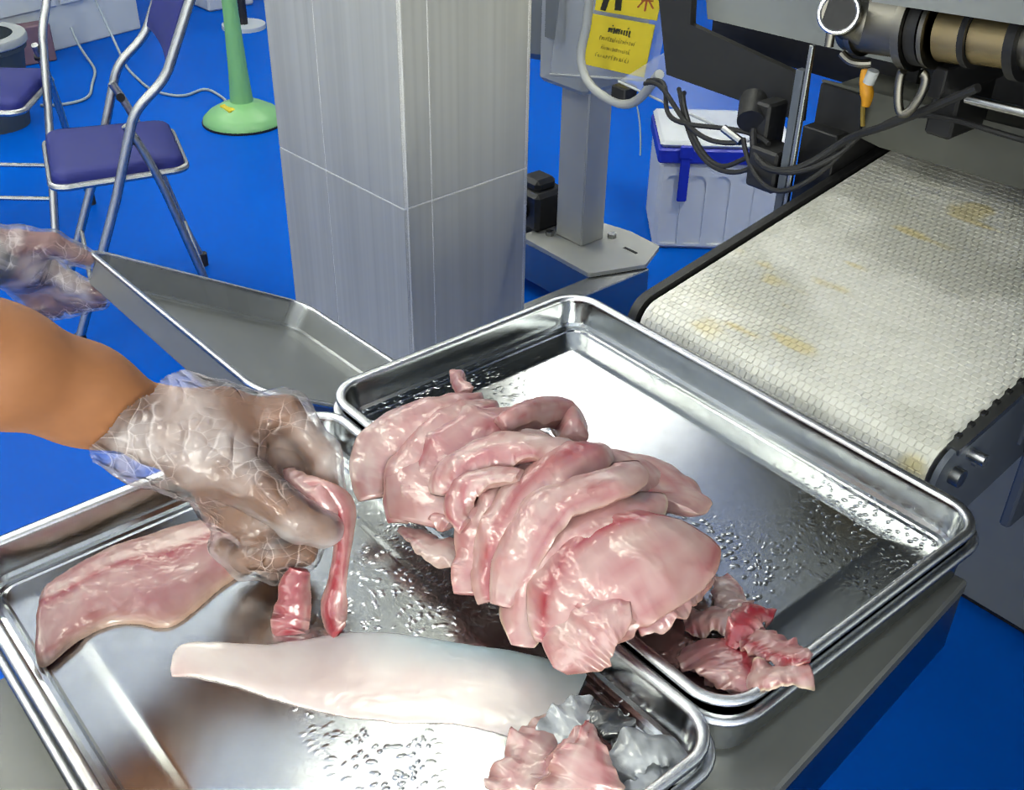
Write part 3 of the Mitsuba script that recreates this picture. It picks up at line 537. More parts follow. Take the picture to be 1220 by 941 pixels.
# ------------------------------------------------------------------ people: what the frame shows of them, arm and hand
def hand_sdf(hd, k=.008, grow=0.0, fk=.0035):
    ch = {n: [(np.array(x[:3]), x[3]) for x in v] for n, v in hd.items()}
    def fn(p):
        arm = ch['arm']; d = None
        for (a, ra), (b, rb) in zip(arm[:-1], arm[1:]):
            e = rcone(p, a, b, ra, rb); d = e if d is None else smin(d, e, .03)
        wp, wr = arm[-1]
        for n in 'imrpt':
            e = rcone(p, wp, ch[n][0][0], wr*.75, ch[n][0][1]*1.12); d = smin(d, e, .016)
        for (a, ra), (b, rb) in zip(ch['palm'][:-1], ch['palm'][1:]): d = smin(d, rcone(p, a, b, ra, rb), .016)
        for n in 'imrpt':
            e = None
            for (a, ra), (b, rb) in zip(ch[n][:-1], ch[n][1:]):
                x = rcone(p, a, b, ra, rb)
                e = x if e is None else smin(e, x, fk)
            d = smin(d, e, k)
        return d-grow
    pts = np.array([x[:3] for v in hd.values() for x in v]); return fn, pts
def figure(cen, facing, sh, sh_h, side, elbow):
    """the rest of a standing person: signed distances of the bare body, shirt, trousers, hair and shoes. side: +1 the working arm is the left one"""
    f = np.array([*facing, 0.0]); f /= np.linalg.norm(f); l = np.array([-f[1], f[0], 0]); c = np.array([*cen, 0.0]); up = np.array([0, 0, 1.0])
    Q = lambda a, b, z: c+f*a+l*b+up*z
    sh, elbow = np.array(sh), np.array(elbow); s2 = Q(-.01, -side*.185, sh_h-.02); hp = sh_h-.55
    e2 = s2+f*.03-up*.29-l*side*.04; w2 = e2-f*.01-up*.235; kn, an = hp*.52, .085
    def chain(p, pts, k=.03):
        d = None
        for (a, ra), (b, rb) in zip(pts[:-1], pts[1:]):
            e = rcone(p, a, b, ra, rb); d = e if d is None else smin(d, e, k)
        return d
    def torso(p):
        d = rcone(p, Q(.01, -.10, sh_h-.14), Q(.01, .10, sh_h-.14), .112, .112)
        d = smin(d, rcone(p, Q(0, -.06, sh_h-.36), Q(0, .06, sh_h-.36), .105, .105), .10)
        d = smin(d, rcone(p, Q(-.01, -.075, hp), Q(-.01, .075, hp), .120, .120), .09)
        return smin(d, smin(chain(p, [(Q(-.01, side*.05, sh_h-.04), .06), (sh, .056)]), chain(p, [(Q(-.01, -side*.05, sh_h-.04), .06), (s2, .056)]), .03), .05)
    def arms(p, cut=1.0):
        return np.minimum(chain(p, [(sh, .055), (sh+(elbow-sh)*cut, .055-.009*cut)]), chain(p, [(s2, .055), (s2+(e2-s2)*cut, .047)]))
    def legs(p):
        d = None
        for b in (-.085, .085):
            x = chain(p, [(Q(-.01, b, hp-.03), .092), (Q(.01, b*1.05, kn), .058), (Q(-.02, b*1.1, an), .042)], .03); d = x if d is None else np.minimum(d, x)
        return d
    def head(p):
        z = sh_h+.11
        d = smin(rcone(p, Q(-.02, 0, z+.115), Q(.005, 0, z+.07), .090, .078), rcone(p, Q(.03, 0, z+.03), Q(.045, 0, z+.005), .055, .042), .05)
        d = smin(d, rcone(p, Q(.088, 0, z+.075), Q(.105, 0, z+.045), .009, .014), .012)
        for b in (-1, 1):
            d = smin(d, rcone(p, Q(-.01, b*.082, z+.085), Q(-.012, b*.086, z+.05), .014, .010), .01)
            d = np.maximum(d, -(np.linalg.norm(p-Q(.092, b*.033, z+.085), axis=-1)-.014))
            d = np.minimum(d, np.linalg.norm(p-Q(.077, b*.033, z+.083), axis=-1)-.012)
        return smin(d, rcone(p, Q(.074, -.018, z+.014), Q(.074, .018, z+.014), .010, .010), .008)
    def bare(p):
        d = smin(head(p), rcone(p, Q(-.02, 0, sh_h+.10), Q(-.02, 0, sh_h-.05), .054, .062), .03)
        d = smin(d, torso(p)+.006, .03); d = smin(d, arms(p), .03); d = smin(d, chain(p, [(e2, .046), (w2, .030)]), .02)
        pm = w2+f*.035-up*.07; d = smin(d, rcone(p, w2, pm, .028, .026), .02)
        for i in range(4): d = smin(d, chain(p, [(pm+f*(.026-.018*i), .011), (pm+f*(.030-.018*i)-up*.05, .010), (pm+f*(.022-.018*i)-up*.088+up*.008*abs(i-1), .009)], .006), .006)
        d = smin(d, chain(p, [(w2+f*.02-up*.02, .014), (pm+f*.045-up*.02, .012), (pm+f*.055-up*.055, .010)]), .01)
        return np.minimum(d, legs(p)+.006)
    def shirt(p): return np.maximum(smin(torso(p), arms(p, .62), .03)-.007, -(p[..., 2]-(hp-.04)))
    def trousers(p): return smin(rcone(p, Q(-.01, -.075, hp-.01), Q(-.01, .075, hp-.01), .118, .118), legs(p), .04)-.004
    def hair(p): return np.maximum(head(p)-.012, np.minimum.reduce([((p-Q(.055, 0, sh_h+.255))@(f*.8-up*.6)), p[..., 2]*0+9.0]))
    def shoes(p):
        d = None
        for b in (-.095, .095):
            x = np.maximum(chain(p, [(Q(-.045, b, .045), .042), (Q(.07, b, .035), .044), (Q(.14, b, .026), .034)], .03), -(p[..., 2]-.002)); d = x if d is None else np.minimum(d, x)
        return d
    top = sh_h+.36; r = .48
    box_ = lambda z0, z1, rr=r: (c+[-rr, -rr, z0], c+[rr, rr, z1])
    return dict(bare=(bare, *box_(.0, top)), shirt=(shirt, *box_(hp-.1, sh_h+.1)), trousers=(trousers, *box_(.03, hp+.2, .30)), hair=(hair, *box_(sh_h+.05, top, .2)), shoes=(shoes, *box_(-.01, .12, .30)))
def person(hd, label, skin, fig, shirt_mat, h=.003):
    fn, pts = hand_sdf(hd)
    t = thing('person', label, 'person')
    P4 = figure(**fig)
    put(t, 'body', cat([sdf_mesh(fn, pts.min(0)-.06, pts.max(0)+.06, h, 4), sdf_mesh(*P4['bare'], .009, 2)]), skin, True)
    put(t, 'shirt', sdf_mesh(*P4['shirt'], .010, 2), shirt_mat, True); put(t, 'trousers', sdf_mesh(*P4['trousers'], .010, 2), 'sleeve_navy', True)
    put(t, 'hair', sdf_mesh(*P4['hair'], .008, 2), 'black_rubber', True)
    put(t, 'shoes', sdf_mesh(*P4['shoes'], .008, 1), 'cover_grey', True)
    return t
def glove(t, hd, cuff, axis_pt, axis_dir, label, h=.003, amp=.0030, freq=30.0, open_at=0.0):
    fn, _ = hand_sdf(hd, k=.016, grow=.0042, fk=.006)
    cf = [(np.array(x[:3]), x[3]) for x in cuff]
    pts = np.array([x[:3] for n in ('i', 'm', 'r', 'p', 't', 'palm') for x in hd[n]]+[x[:3] for x in cuff])
    def g(p):
        d = fn(p)
        for (a, ra), (b, rb) in zip(cf[:-1], cf[1:]): d = smin(d, rcone(p, a, b, ra, rb), .02)
        r = 1-np.abs(2*meshkit.fbm(p*freq, 2, 5)-1)
        return d-amp*(r**2-.45)-.0015*(meshkit.noise(p*120, 8)-.5)
    m = sdf_mesh(g, pts.min(0)-.07, pts.max(0)+.07, h, 2)
    c = (m.triangles_center-np.array(axis_pt))@np.array(axis_dir)
    m.update_faces(c > open_at+.006*(meshkit.fbm(m.triangles_center*40, 2, 3)-.5)*2); m.remove_unreferenced_vertices()
    put(t, 'glove', m, 'glove_film', True, label)
h1 = D['hand1']
FIG1 = dict(cen=(-.045, -.88), facing=(.75, .66), sh=(-.15, -.72, 1.40), sh_h=1.42, side=1, elbow=h1['arm'][0][:3])
FIG2 = dict(cen=(-1.12, -.66), facing=(.80, .60), sh=(-1.00, -.56, 1.20), sh_h=1.24, side=1, elbow=D['hand2']['arm'][0][:3])
p1 = person(h1, 'bare forearm reaching in from the left, gloved hand pinching flesh strips over the near pan', 'skin', FIG1, 'shirt_grey')
glove(p1, h1, D['cuff1'], D['cut1'][0], D['cut1'][1], 'crinkled clear plastic glove', h=.0026)
h2 = D['hand2']
p2 = person(h2, 'hand in a clear glove gripping the corner of the tilted empty pan at far left', 'skin_pink', FIG2, 'sleeve_navy')
slf = .70
c2 = [h2['arm'][-1][:3]+[.040], h2['palm'][1][:3]+[.036]]
ax2 = np.array(c2[1][:3])-np.array(c2[0][:3]); ax2 /= np.linalg.norm(ax2)
glove(p2, h2, c2, c2[0][:3], ax2, 'crinkled clear plastic glove', open_at=-.03)
sl = [np.array(x[:3]) for x in h2['arm']]; slr = [x[3]+.012 for x in h2['arm']]
put(p2, 'sleeve', tube(sl+[sl[-1]+(np.array(h2['palm'][1][:3])-sl[-1])*slf], slr+[slr[-1]*.86], n=30, sides=24), 'sleeve_navy', True, 'dark sleeve')

# ------------------------------------------------------------------ conveyor
AL = math.radians(9); BX0, BX1 = .056, .496; BR = .035
BC = np.array([0, .4955, .7954]); bd = np.array([0, math.cos(AL), math.sin(AL)]); bn = np.array([0, -math.sin(AL), math.cos(AL)])
cv = thing('conveyor', 'cream plastic mesh belt conveyor rising from the pan into the grey machine', 'conveyor')
BL = .68
def belt_prof(r, L=BL):
    pts = []
    top0 = BC+bn*r; pts.append(top0+bd*L); pts.append(top0)
    for a in np.linspace(0, math.pi, 12)[1:-1]: pts.append(BC+r*(math.cos(a)*bn-math.sin(a)*bd))
    pts.append(BC-bn*r); pts.append(BC-bn*r+bd*L); return [(p[1], p[2]) for p in pts]
def prism_x(prof, x0, x1):
    m = extrude(prof, x1-x0); v = m.vertices.copy(); m.vertices = np.c_[x0+v[:, 2], v[:, 0], v[:, 1]]; m.fix_normals(); return m
k = put(cv, 'belt', prism_x(belt_prof(BR-.004), BX0+.002, BX1-.002), 'belt_plastic', False)
PIT, FP = .0105, .0096
def row_mesh(off):
    ms = []; nf = int((BX1-BX0)/FP)
    for i in range(nf):
        x = BX0+FP*i+(FP/2 if off else 0)
        if x+FP > BX1+.003: continue
        ms.append(box(x+.0006, x+FP-.0006, -.0047, .0047, -.003, .0006, .0005))
    ms.append(box(BX0, BX1, -.0052, .0052, -.003, -.0008)); return cat(ms)
rows = [mikit.ply(row_mesh(o), 'belt_plastic') for o in (0, 1)]
def row(i, o, t, n):
    Mx = np.eye(4); Mx[:3, 0] = [1, 0, 0]; Mx[:3, 1] = t; Mx[:3, 2] = n; Mx[:3, 3] = o
    put_dict(cv+'__belt', 'link_row', {**rows[i % 2], 'to_world': T(Mx.tolist())})
for i in range(int(BL/PIT)): row(i, BC+bn*BR+bd*(PIT*(i+.5)), bd, bn)
for i in range(10):
    a = (i+.5)*PIT/BR; n_ = math.cos(a)*bn-math.sin(a)*bd; t_ = math.cos(a)*bd+math.sin(a)*bn; row(i+1, BC+n_*BR, t_, n_)
put(cv, 'roller', cyl(BC+[BX0+.004, 0, 0], BC+[BX1-.004, 0, 0], BR-.006), 'dull_steel')
def rail(x0, x1, lo, hi, b, s0=-.03, s1=BL):
    pts = [BC+bn*(BR+hi)+bd*s0, BC+bn*(BR+hi)+bd*s1, BC+bn*(BR+lo)+bd*s1, BC+bn*(BR+lo)+bd*s0]
    return prism_x([(p[1], p[2]) for p in pts], x0, x1)
def nose(x0, x1, r):
    return cyl(BC+[x0, 0, 0], BC+[x1, 0, 0], r, 32)
put(cv, 'side_rail', cat([rail(.036, .050, -.07, .004, 0, 0, BL), nose(.036, .050, .039)]), 'black_plastic', label='black left side rail')
put(cv, 'side_plate', cat([rail(.503, .510, -.13, .000, 0, .0, BL), nose(.503, .510, .036)]), 'slate_steel', label='slate grey right side plate')
put(cv, 'wear_strip', rail(.498, .513, -.004, .004, 0, .0, BL), 'dull_steel')
for s in np.arange(.02, BL-.05, .013*2):
    pts = BC+bn*(BR+.005)+bd*s
    put(cv, 'strip_tooth', frame_place(box(.4965, .5025, -.004, .004, -.006, .0015), pts, [1, 0, 0], bd, bn), 'black_plastic')
put(cv, 'bolt', cyl([.508, .527, .811], [.530, .527, .811], .0075, 16), 'shiny_steel', label='shiny bolt')
put(cv, 'shaft_end', cyl([.508, .4975, .795], [.522, .4975, .795], .011, 20), 'dull_steel')
put(cv, 'bolt', cyl([.508, .545, .792], [.516, .545, .792], .006, 6), 'slate_steel')
put(cv, 'bracket', cat([box(.511, .525, .685, .735, .62, .83, .003), box(.508, .514, .66, .76, .76, .83, .002)]), 'slate_steel')
put(cv, 'cross_beam', box(.05, .503, .98, 1.03, .80, .83, .002), 'slate_steel')
for x in (.10, .42): put(cv, 'support_arm', box(x, x+.035, 1.00, 1.205, .775, .80, .002), 'slate_steel')

# ------------------------------------------------------------------ processing machine
mc = thing('processing_machine', 'big grey steel machine with a black sloping plate and pipework over the conveyor', 'machine')
put(mc, 'base_cabinet', box(-.05, 1.3, 1.21, 1.95, .02, .84, .006), 'panel_grey', label='grey base cabinet')
put(mc, 'plinth', box(-.03, 1.28, 1.23, 1.93, 0, .02), 'black_rubber')
put(mc, 'upper_body', cat([box(-.12, 1.2, 1.14, 1.85, .84, 1.56, .01)]), 'panel_grey')
put(mc, 'hopper_panel', plate_xz([(-.312, 1.050), (.10, 1.0625), (.10, 1.44), (-.12, 1.44), (-.325, 1.10)], .985, .012), 'panel_grey', label='light grey hopper panel')
put(mc, 'added_shade_deck', cat([box(-.45, 1.15, .55, 1.15, 2.10, 2.22, .01), box(.30, .36, 1.10, 1.16, 1.5, 2.12), box(1.0, 1.06, 1.10, 1.16, 1.5, 2.12)]), 'panel_grey')  # added out of view, shades the belt and the lower right floor
put(mc, 'hopper_side', box(.02, 1.0, 1.0, 1.145, 1.21, 1.42, .004), 'panel_grey')
put(mc, 'sloping_plate', plate_xz([(-.358, .950), (-.066, .945), (-.070, 1.016), (-.315, 1.046), (-.335, 1.30), (-.46, 1.30), (-.385, 1.05)], .945, .014), 'dark_plate', label='black sloping plate')
put(mc, 'top_cover', cat([plate_xz([(.03, 1.163), (.247, 1.176), (.9, 1.21), (.9, 1.44), (.03, 1.44)], .86, .14), plate_xz([(.17, 1.216), (.352, 1.228), (.9, 1.26), (.9, 1.44), (.17, 1.44)], .70, .16)]), 'panel_grey')  # forward plate, mostly out of view, reaches out to shade the belt
hood = plate_xz([(-.04, 1.020), (.003, .957), (.0815, .947), (.40, .957), (.54, .960), (.54, 1.042), (.287, 1.034), (.134, 1.028)], .945, .006)
put(mc, 'belt_hood', cat([hood, box(-.02, .54, .948, 1.06, 1.008, 1.016)]), 'hood_grey', label='beige grey hood lip over the belt')
put(mc, 'cavity_wall', cat([box(-.36, .055, 1.06, 1.075, .985, 1.20), box(.085, .104, 1.06, 1.075, .985, 1.20), box(.150, .9, 1.06, 1.075, .985, 1.20), box(.05, .16, 1.06, 1.075, 1.055, 1.2)]), 'black_plastic')
put(mc, 'added_shade_canopy', cat([box(.36, 1.1, .45, .72, 1.325, 1.44, .01), box(.25, 1.1, .28, .46, 1.365, 1.44, .01)]), 'panel_grey')  # added out of view above the belt to shade its far part
put(mc, 'added_shade_box', box(.70, .95, .42, 1.0, .86, 1.5, .01), 'cover_grey')  # added out of view, blocks side light from the belt
put(mc, 'side_support', box(.60, .66, .98, 1.25, .84, 1.25, .004), 'slate_steel')
# pipework
pw = mc
py = .80
def px_(x, dz=0): return np.array([x, py, 1.160+.10*(x-.07)+dz])
xa = np.array([1, 0, .10]); xa /= np.linalg.norm(xa)
def disc(x, r, th, b, name, **k): put(pw, name, cyl(px_(x)-xa*th/2, px_(x)+xa*th/2, r, 36), b, **k)
put(pw, 'pipe_body', cyl(px_(.085), px_(.176), .040, 36), 'pipe_steel')
fc = np.array([.105, .735, 1.184]); fd = np.array([.35, -.85, .30]); fd /= np.linalg.norm(fd)
put(pw, 'pipe_elbow', tube([px_(.13), px_(.112)+[0, -.012, .003], fc+fd*-.012, fc], [.034, .034, .026, .025], n=16, sides=28), 'pipe_steel')
u_ = np.cross(fd, [0, 0, 1]); u_ /= np.linalg.norm(u_); v_ = np.cross(fd, u_)
put(pw, 'pipe_ring', tube([fc+.0245*(math.cos(a)*u_+math.sin(a)*v_)+fd*.002 for a in np.linspace(0, 2*math.pi, 33)], .0032, sides=8, smooth=False), 'shiny_steel', label='shiny pipe end ring')
put(pw, 'pipe_bore', cyl(fc, fc+fd*.0015, .0225, 28), 'black_rubber')
put(pw, 'drain_stub', cyl([.098, .735, 1.158], [.100, .733, 1.140], .006, 14), 'pipe_steel')
disc(.105, .045, .008, 'pipe_steel', 'flange'); disc(.182, .054, .012, 'pipe_steel', 'flange'); disc(.197, .046, .016, 'black_plastic', 'seal')
disc(.212, .048, .006, 'pipe_steel', 'flange')
put(pw, 'clamp', tube([px_(.186)+[0, -.02, -.05], px_(.188)+[0, -.022, -.085], px_(.20)+[0, -.024, -.105], px_(.215)+[0, -.02, -.085], px_(.212)+[0, -.02, -.05]], .006, n=20), 'pipe_steel')
put(pw, 'pipe_sleeve', cyl(px_(.222), px_(.258), .037, 36), 'brass', label='brass stained pipe sleeve')
disc(.262, .040, .008, 'black_plastic', 'seal')
put(pw, 'pipe_sleeve', cyl(px_(.267), px_(.318), .034, 36), 'brass', label='brass stained pipe sleeve')
disc(.325, .046, .012, 'black_plastic', 'seal')
put(pw, 'pipe_body', cyl(px_(.331), px_(.60), .034, 36), 'pipe_steel')
put(pw, 'pipe_mount', cat([box(.215, .235, .80, .96, 1.09, 1.13, .002), box(.19, .23, .86, .955, 1.02, 1.14, .004)]), 'black_plastic')
put(pw, 'pipe_mount', box(.45, .49, .80, .96, 1.13, 1.19, .002), 'black_plastic')
put(pw, 'handle', tube([(.085, .79, 1.118), (.105, .79, 1.110), (.125, .80, 1.112)], .006, n=12), 'pipe_steel')
put(pw, 'cap', cyl([.128, .80, 1.086], [.132, .80, 1.104], .008, 14), 'cover_grey', label='white cap')
put(pw, 'plug', tube([(.0582, .90, 1.069), (.064, .90, 1.050), (.071, .90, 1.028), (.071, .90, 1.018)], [.005, .009, .010, .006], n=16, sides=14), 'orange_plastic', label='orange cable plug')
put(pw, 'plug_wire', tube([(.066, .90, 1.025), (.069, .90, 1.005), (.073, .90, .988)], .0035, n=10), 'sign_brown')
put(pw, 'guide_rod', cyl([.24, .86, 1.082], [.55, .86, 1.095], .007, 14), 'shiny_steel')
# post by the belt, control boxes, cables
put(mc, 'slim_post', box(-.022, -.008, .845, .860, .822, 1.06, .001), 'slate_steel'); put(mc, 'slim_post', box(-.004, .003, .842, .850, .826, 1.10, .001), 'dull_steel')
put(mc, 'control_box', box(-.085, -.030, .845, .90, .858, .925, .004), 'black_plastic', label='black control box'); put(mc, 'control_box', box(-.105, -.075, .87, .92, .88, .985, .004), 'black_plastic', label='black control box')
put(mc, 'control_box', cyl([-.13, .90, .975], [-.10, .86, .955], .022, 20), 'black_plastic')
put(mc, 'side_bracket', plate_xz([(-.03, .93), (.05, .955), (.05, 1.02), (-.03, 1.02)], .93, .008), 'black_plastic')
put(mc, 'inner_wall', box(-.03, .034, .90, 1.2, .80, .96, .002), 'black_plastic')
cables = [[(-.45, 1.0, .905), (-.36, .95, .918), (-.28, .88, .907), (-.17, .87, .923), (-.06, .86, .93)],
          [(-.33, .95, .93), (-.24, .88, .895), (-.17, .86, .862), (-.10, .86, .873), (-.07, .87, .91)],
          [(-.30, .93, .935), (-.21, .87, .885), (-.14, .86, .868), (-.09, .86, .90), (-.02, .835, .905), (.05, .84, .935), (.085, .88, .985)],
          [(-.11, .86, .925), (-.06, .84, .882), (-.01, .83, .876), (.045, .84, .915), (.07, .86, .955)],
          [(-.10, .87, .94), (-.02, .835, .905), (.03, .84, .93), (.075, .85, .975), (.14, .82, 1.02), (.20, .80, 1.06), (.29, .78, 1.125)],
          [(.12, .86, 1.005), (.18, .85, 1.045), (.26, .84, 1.058), (.40, .86, 1.06)],
          [(-.42, .96, .915), (-.30, .90, .925), (-.20, .86, .905), (-.12, .86, .915)]]
for i, c in enumerate(cables): put(mc, 'cable', tube(c, .0042 if i != 4 else .0058, n=50, sides=8), 'black_rubber')
put(mc, 'cable_end', tube([(-.155, .865, .927), (-.115, .862, .917)], .007, n=8), 'chrome_tube', label='pale cable end')
# post, feet
put(mc, 'post', box(-1.193, -1.084, 1.485, 1.575, .172, 1.45, .004), 'brushed_steel')
put(mc, 'base_plate', rot(extrude(Polygon([(-1.24, 1.41), (-.96, 1.40), (-.905, 1.55), (-.955, 1.655), (-1.07, 1.66), (-1.24, 1.62)]).buffer(.012).exterior.coords[:-1], .012), 0).apply_translation([0, 0, .16]), 'brushed_steel')
put(mc, 'foot_beam', box(-.958, -.885, .95, 1.56, .022, .158, .003), 'dull_steel'); put(mc, 'foot_beam', box(-1.75, -.960, 1.40, 1.50, .04, .158, .003), 'dull_steel')
put(mc, 'slot', box(-1.005, -.955, 1.575, 1.585, .1715, .1728), 'black_rubber')
for x, y in ((-1.20, 1.47), (-1.075, 1.60), (-1.21, 1.58)):
    put(mc, 'bolt', cyl([x, y, .172], [x, y, .184], .013, 6), 'dull_steel')
for x, y in ((-.92, 1.0), (-.92, 1.5), (-1.68, 1.45)):
    put(mc, 'levelling_foot', cat([cyl([x, y, 0], [x, y, .012], .028, 20), cyl([x, y, .01], [x, y, .05], .010, 12)]), 'black_rubber')
put(mc, 'beam_bolt', cyl([-.886, 1.20, .09], [-.880, 1.20, .09], .008, 6), 'black_rubber'); put(mc, 'beam_bolt', cyl([-.886, 1.17, .07], [-.880, 1.17, .07], .008, 6), 'black_rubber')
put(mc, 'motor', cat([box(-1.36, -1.225, 1.44, 1.56, .172, .29, .012), box(-1.33, -1.25, 1.46, 1.54, .28, .32, .012), cyl([-1.30, 1.43, .235], [-1.30, 1.445, .235], .04, 20)]), 'black_plastic', label='black motor')
put(mc, 'post_cover', cat([box(-1.235, -1.05, 1.43, 1.60, .625, 1.45, .015), box(-1.05, -.99, 1.40, 1.60, .70, 1.45, .01)]), 'cover_grey', label='light grey post cover')
put(mc, 'cover_recess', box(-1.20, -1.13, 1.424, 1.431, .75, 1.40), 'panel_grey')
put(mc, 'top_beam', box(-1.2, 0, 1.45, 1.60, 1.42, 1.50, .006), 'panel_grey')
put(mc, 'drum', cat([lathe([(0, 0), (.10, 0), (.14, .03), (.15, .10), (.15, .6), (0, .6)], 36).apply_translation([-1.80, 2.0, .47]), box(-1.80, -1.15, 1.55, 1.62, .80, .86)]), 'panel_grey')
# clear guard sheets and the grey hose
def sheet(a, b, c_, d, th=.004):
    p = np.array([a, b, c_, d], float); n_ = np.cross(p[1]-p[0], p[3]-p[0]); n_ /= np.linalg.norm(n_)
    return trimesh.convex.convex_hull(np.vstack([p-n_*th/2, p+n_*th/2]))
def one(a, b, c_, d): return trimesh.Trimesh(np.array([a, b, c_, d], float), [[0, 1, 2], [0, 2, 3]], process=False)
put(mc, 'guard_sheet', one((-.945, 1.21, .755), (-.60, 1.19, .83), (-.52, 1.19, 1.40), (-.86, 1.21, 1.40)), 'hazy_acrylic', False, 'clear plastic guard sheet')
put(mc, 'guard_sheet', one((-.62, 1.10, .842), (-.275, 1.10, .815), (-.275, 1.10, .93), (-.50, 1.10, .93)), 'hazy_acrylic', False, 'clear plastic guard sheet')
put(mc, 'guard_edge', tube([(-.62, 1.10, .842), (-.275, 1.10, .815)], .0025, n=4), 'cover_grey'); put(mc, 'guard_edge', tube([(-.945, 1.21, .755), (-.60, 1.19, .83)], .003, n=4), 'cover_grey')
put(mc, 'guard_bracket', box(-.64, -.60, 1.10, 1.14, .79, .83, .003), 'black_plastic')
put(mc, 'hose', tube([(-.690, 1.08, 1.10), (-.708, 1.09, .987), (-.7245, 1.10, .9157), (-.733, 1.10, .8615), (-.712, 1.10, .822), (-.658, 1.10, .800), (-.596, 1.10, .800), (-.540, 1.09, .836), (-.475, 1.06, .900)], .0095, n=60, sides=14), 'grey_hose', label='grey hose')

put(mc, 'loose_string', tube([(-.615, 1.15, .795), (-.596, 1.15, .745), (-.588, 1.15, .68)], .0018, n=16, sides=6), 'cord_grey', label='pale loose string hanging down')
# warning signs, lettering too blurred to read kept as strokes of the same shape
def sign(label, c0, cx_, cy_, glyphs):
    """c0 lower left corner, cx_/cy_ edge vectors; glyphs: (u0, v0, u1, v1, width, material, name) strokes in sign units"""
    t = thing('warning_sign', label, 'sign', None)
    c0, cx_, cy_ = map(lambda a: np.array(a, float), (c0, cx_, cy_)); n_ = np.cross(cx_, cy_); n_ /= np.linalg.norm(n_)
    def q(u0, u1, v0, v1, lo, hi):
        P8 = [c0+cx_*u+cy_*v+n_*w for u in (u0, u1) for v in (v0, v1) for w in (lo, hi)]; return trimesh.convex.convex_hull(np.array(P8))
    put(t, 'board', q(0, 1, 0, 1, 0, .002), 'yellow_sign', False)
    by = {}
    for u0, v0, u1, v1, w, b, nm in glyphs:
        a, e = np.array([u0, v0]), np.array([u1, v1]); d = e-a; L = np.linalg.norm(d)+1e-9; o = np.array([-d[1], d[0]])/L*w/2; asp = np.linalg.norm(cx_)/np.linalg.norm(cy_)
        pts = [a+o, a-o, e+o, e-o]
        P8 = [c0+cx_*p_[0]+cy_*p_[1]+n_*h for p_ in pts for h in (.0021, .0030)]
        by.setdefault((nm, b), []).append(trimesh.convex.convex_hull(np.array(P8)))
    for (nm, b), ms in by.items(): put(t, nm, cat(ms), b, False)
    return t
def scribble(v, u0, u1, hgt, n, b, nm, seed, wd):
    r = np.random.default_rng(seed); out = []; xs = np.linspace(u0, u1, n)
    for i, x in enumerate(xs):
        h_ = hgt*(.6+.4*r.random()); dx = (u1-u0)/n*.55
        out.append((x, v-h_/2, x+dx*.1, v+h_/2, wd, b, nm))
        if r.random() < .75: out.append((x, v+h_/2*r.choice([-1, 1]), x+dx, v+h_/2*r.choice([-1, .4, 1]), wd, b, nm))
        if r.random() < .25: out.append((x+dx*.4, v+hgt*.62, x+dx*.9, v+hgt*.78, wd*.9, b, nm))
    return out
g2 = scribble(.76, .34, .66, .13, 9, 'sign_black', 'heading', 3, .022)
for j, (v, a, b_) in enumerate(((.575, .22, .76), (.40, .27, .70), (.235, .20, .72))): g2 += scribble(v, a, b_, .075, 17-j*2, 'sign_brown', 'text_line', 10+j, .009)
sign('lower yellow warning sign with a black heading and three lines of small text', (-.808, 1.180, .8190), (.190, -.004, .0165), (.018, 0, .112), g2)
g1 = [(.14, .02, .24, .62, .09, 'sign_black', 'pictogram'), (.38, .06, .34, .62, .10, 'sign_black', 'pictogram'), (.16, .62, .40, .62, .14, 'sign_black', 'pictogram'), (.28, .6, .30, .86, .16, 'sign_black', 'pictogram'),
      (.30, .92, .30, .98, .10, 'sign_black', 'pictogram'), (.42, .46, .64, .43, .028, 'sign_red', 'red_mark'), (.64, .50, .98, .36, .024, 'sign_red', 'red_mark'), (.80, .80, .80, .12, .026, 'sign_red', 'red_mark'),
      (.70, .66, .92, .62, .022, 'sign_red', 'red_mark'), (.80, .36, .68, .16, .022, 'sign_red', 'red_mark'), (.80, .34, .92, .18, .022, 'sign_red', 'red_mark'), (.72, .28, .90, .30, .02, 'sign_red', 'red_mark'), (.68, .8, .95, .78, .022, 'sign_red', 'red_mark')]
sign('upper yellow warning sign with a black figure, cut by the top picture edge', (-.778, 1.180, .9405), (.182, -.004, .0165), (.018, 0, .125), g1)

# ------------------------------------------------------------------ cool box
cd = np.array([.26, .284, 0]); cd /= np.linalg.norm(cd); cn = np.array([-cd[1], cd[0], 0]); co = np.array([-1.184, 1.908, 0])
cb = thing('cool_box', 'white ribbed cool box with a blue lid band on the floor behind the machine post', 'cool box')
CW, CDp, CH_ = .40, .30, .29
def cl(m): return frame_place(m, co, cd, cn, [0, 0, 1])
body = box(0, CW, 0, CDp, 0, CH_, .012)
cut = []
for i in range(5):
    x = .022+i*.075
    a = box(x, x+.052, -.01, .006, .02, .225); b_ = cyl([x+.026, -.01, .225], [x+.026, .006, .225], .026, 24)
    cut += [a, b_]
body = trimesh.boolean.difference([body]+cut, engine='manifold')
put(cb, 'body', cl(body), 'cooler_white', 30)
put(cb, 'blue_band', cl(box(-.008, CW+.008, -.008, CDp+.008, CH_+.0005, CH_+.048, .006)), 'cooler_blue', label='blue band')
put(cb, 'lid', cl(box(-.004, CW+.004, -.004, CDp+.004, CH_+.0485, CH_+.070, .010)), 'cooler_white', label='white lid')
put(cb, 'handle', cl(cat([box(.060, .090, -.016, -.0085, CH_-.12, CH_+.06, .003), box(.055, .095, -.02, -.0085, CH_+.02, CH_+.062, .004)])), 'cooler_blue', label='blue latch strap')

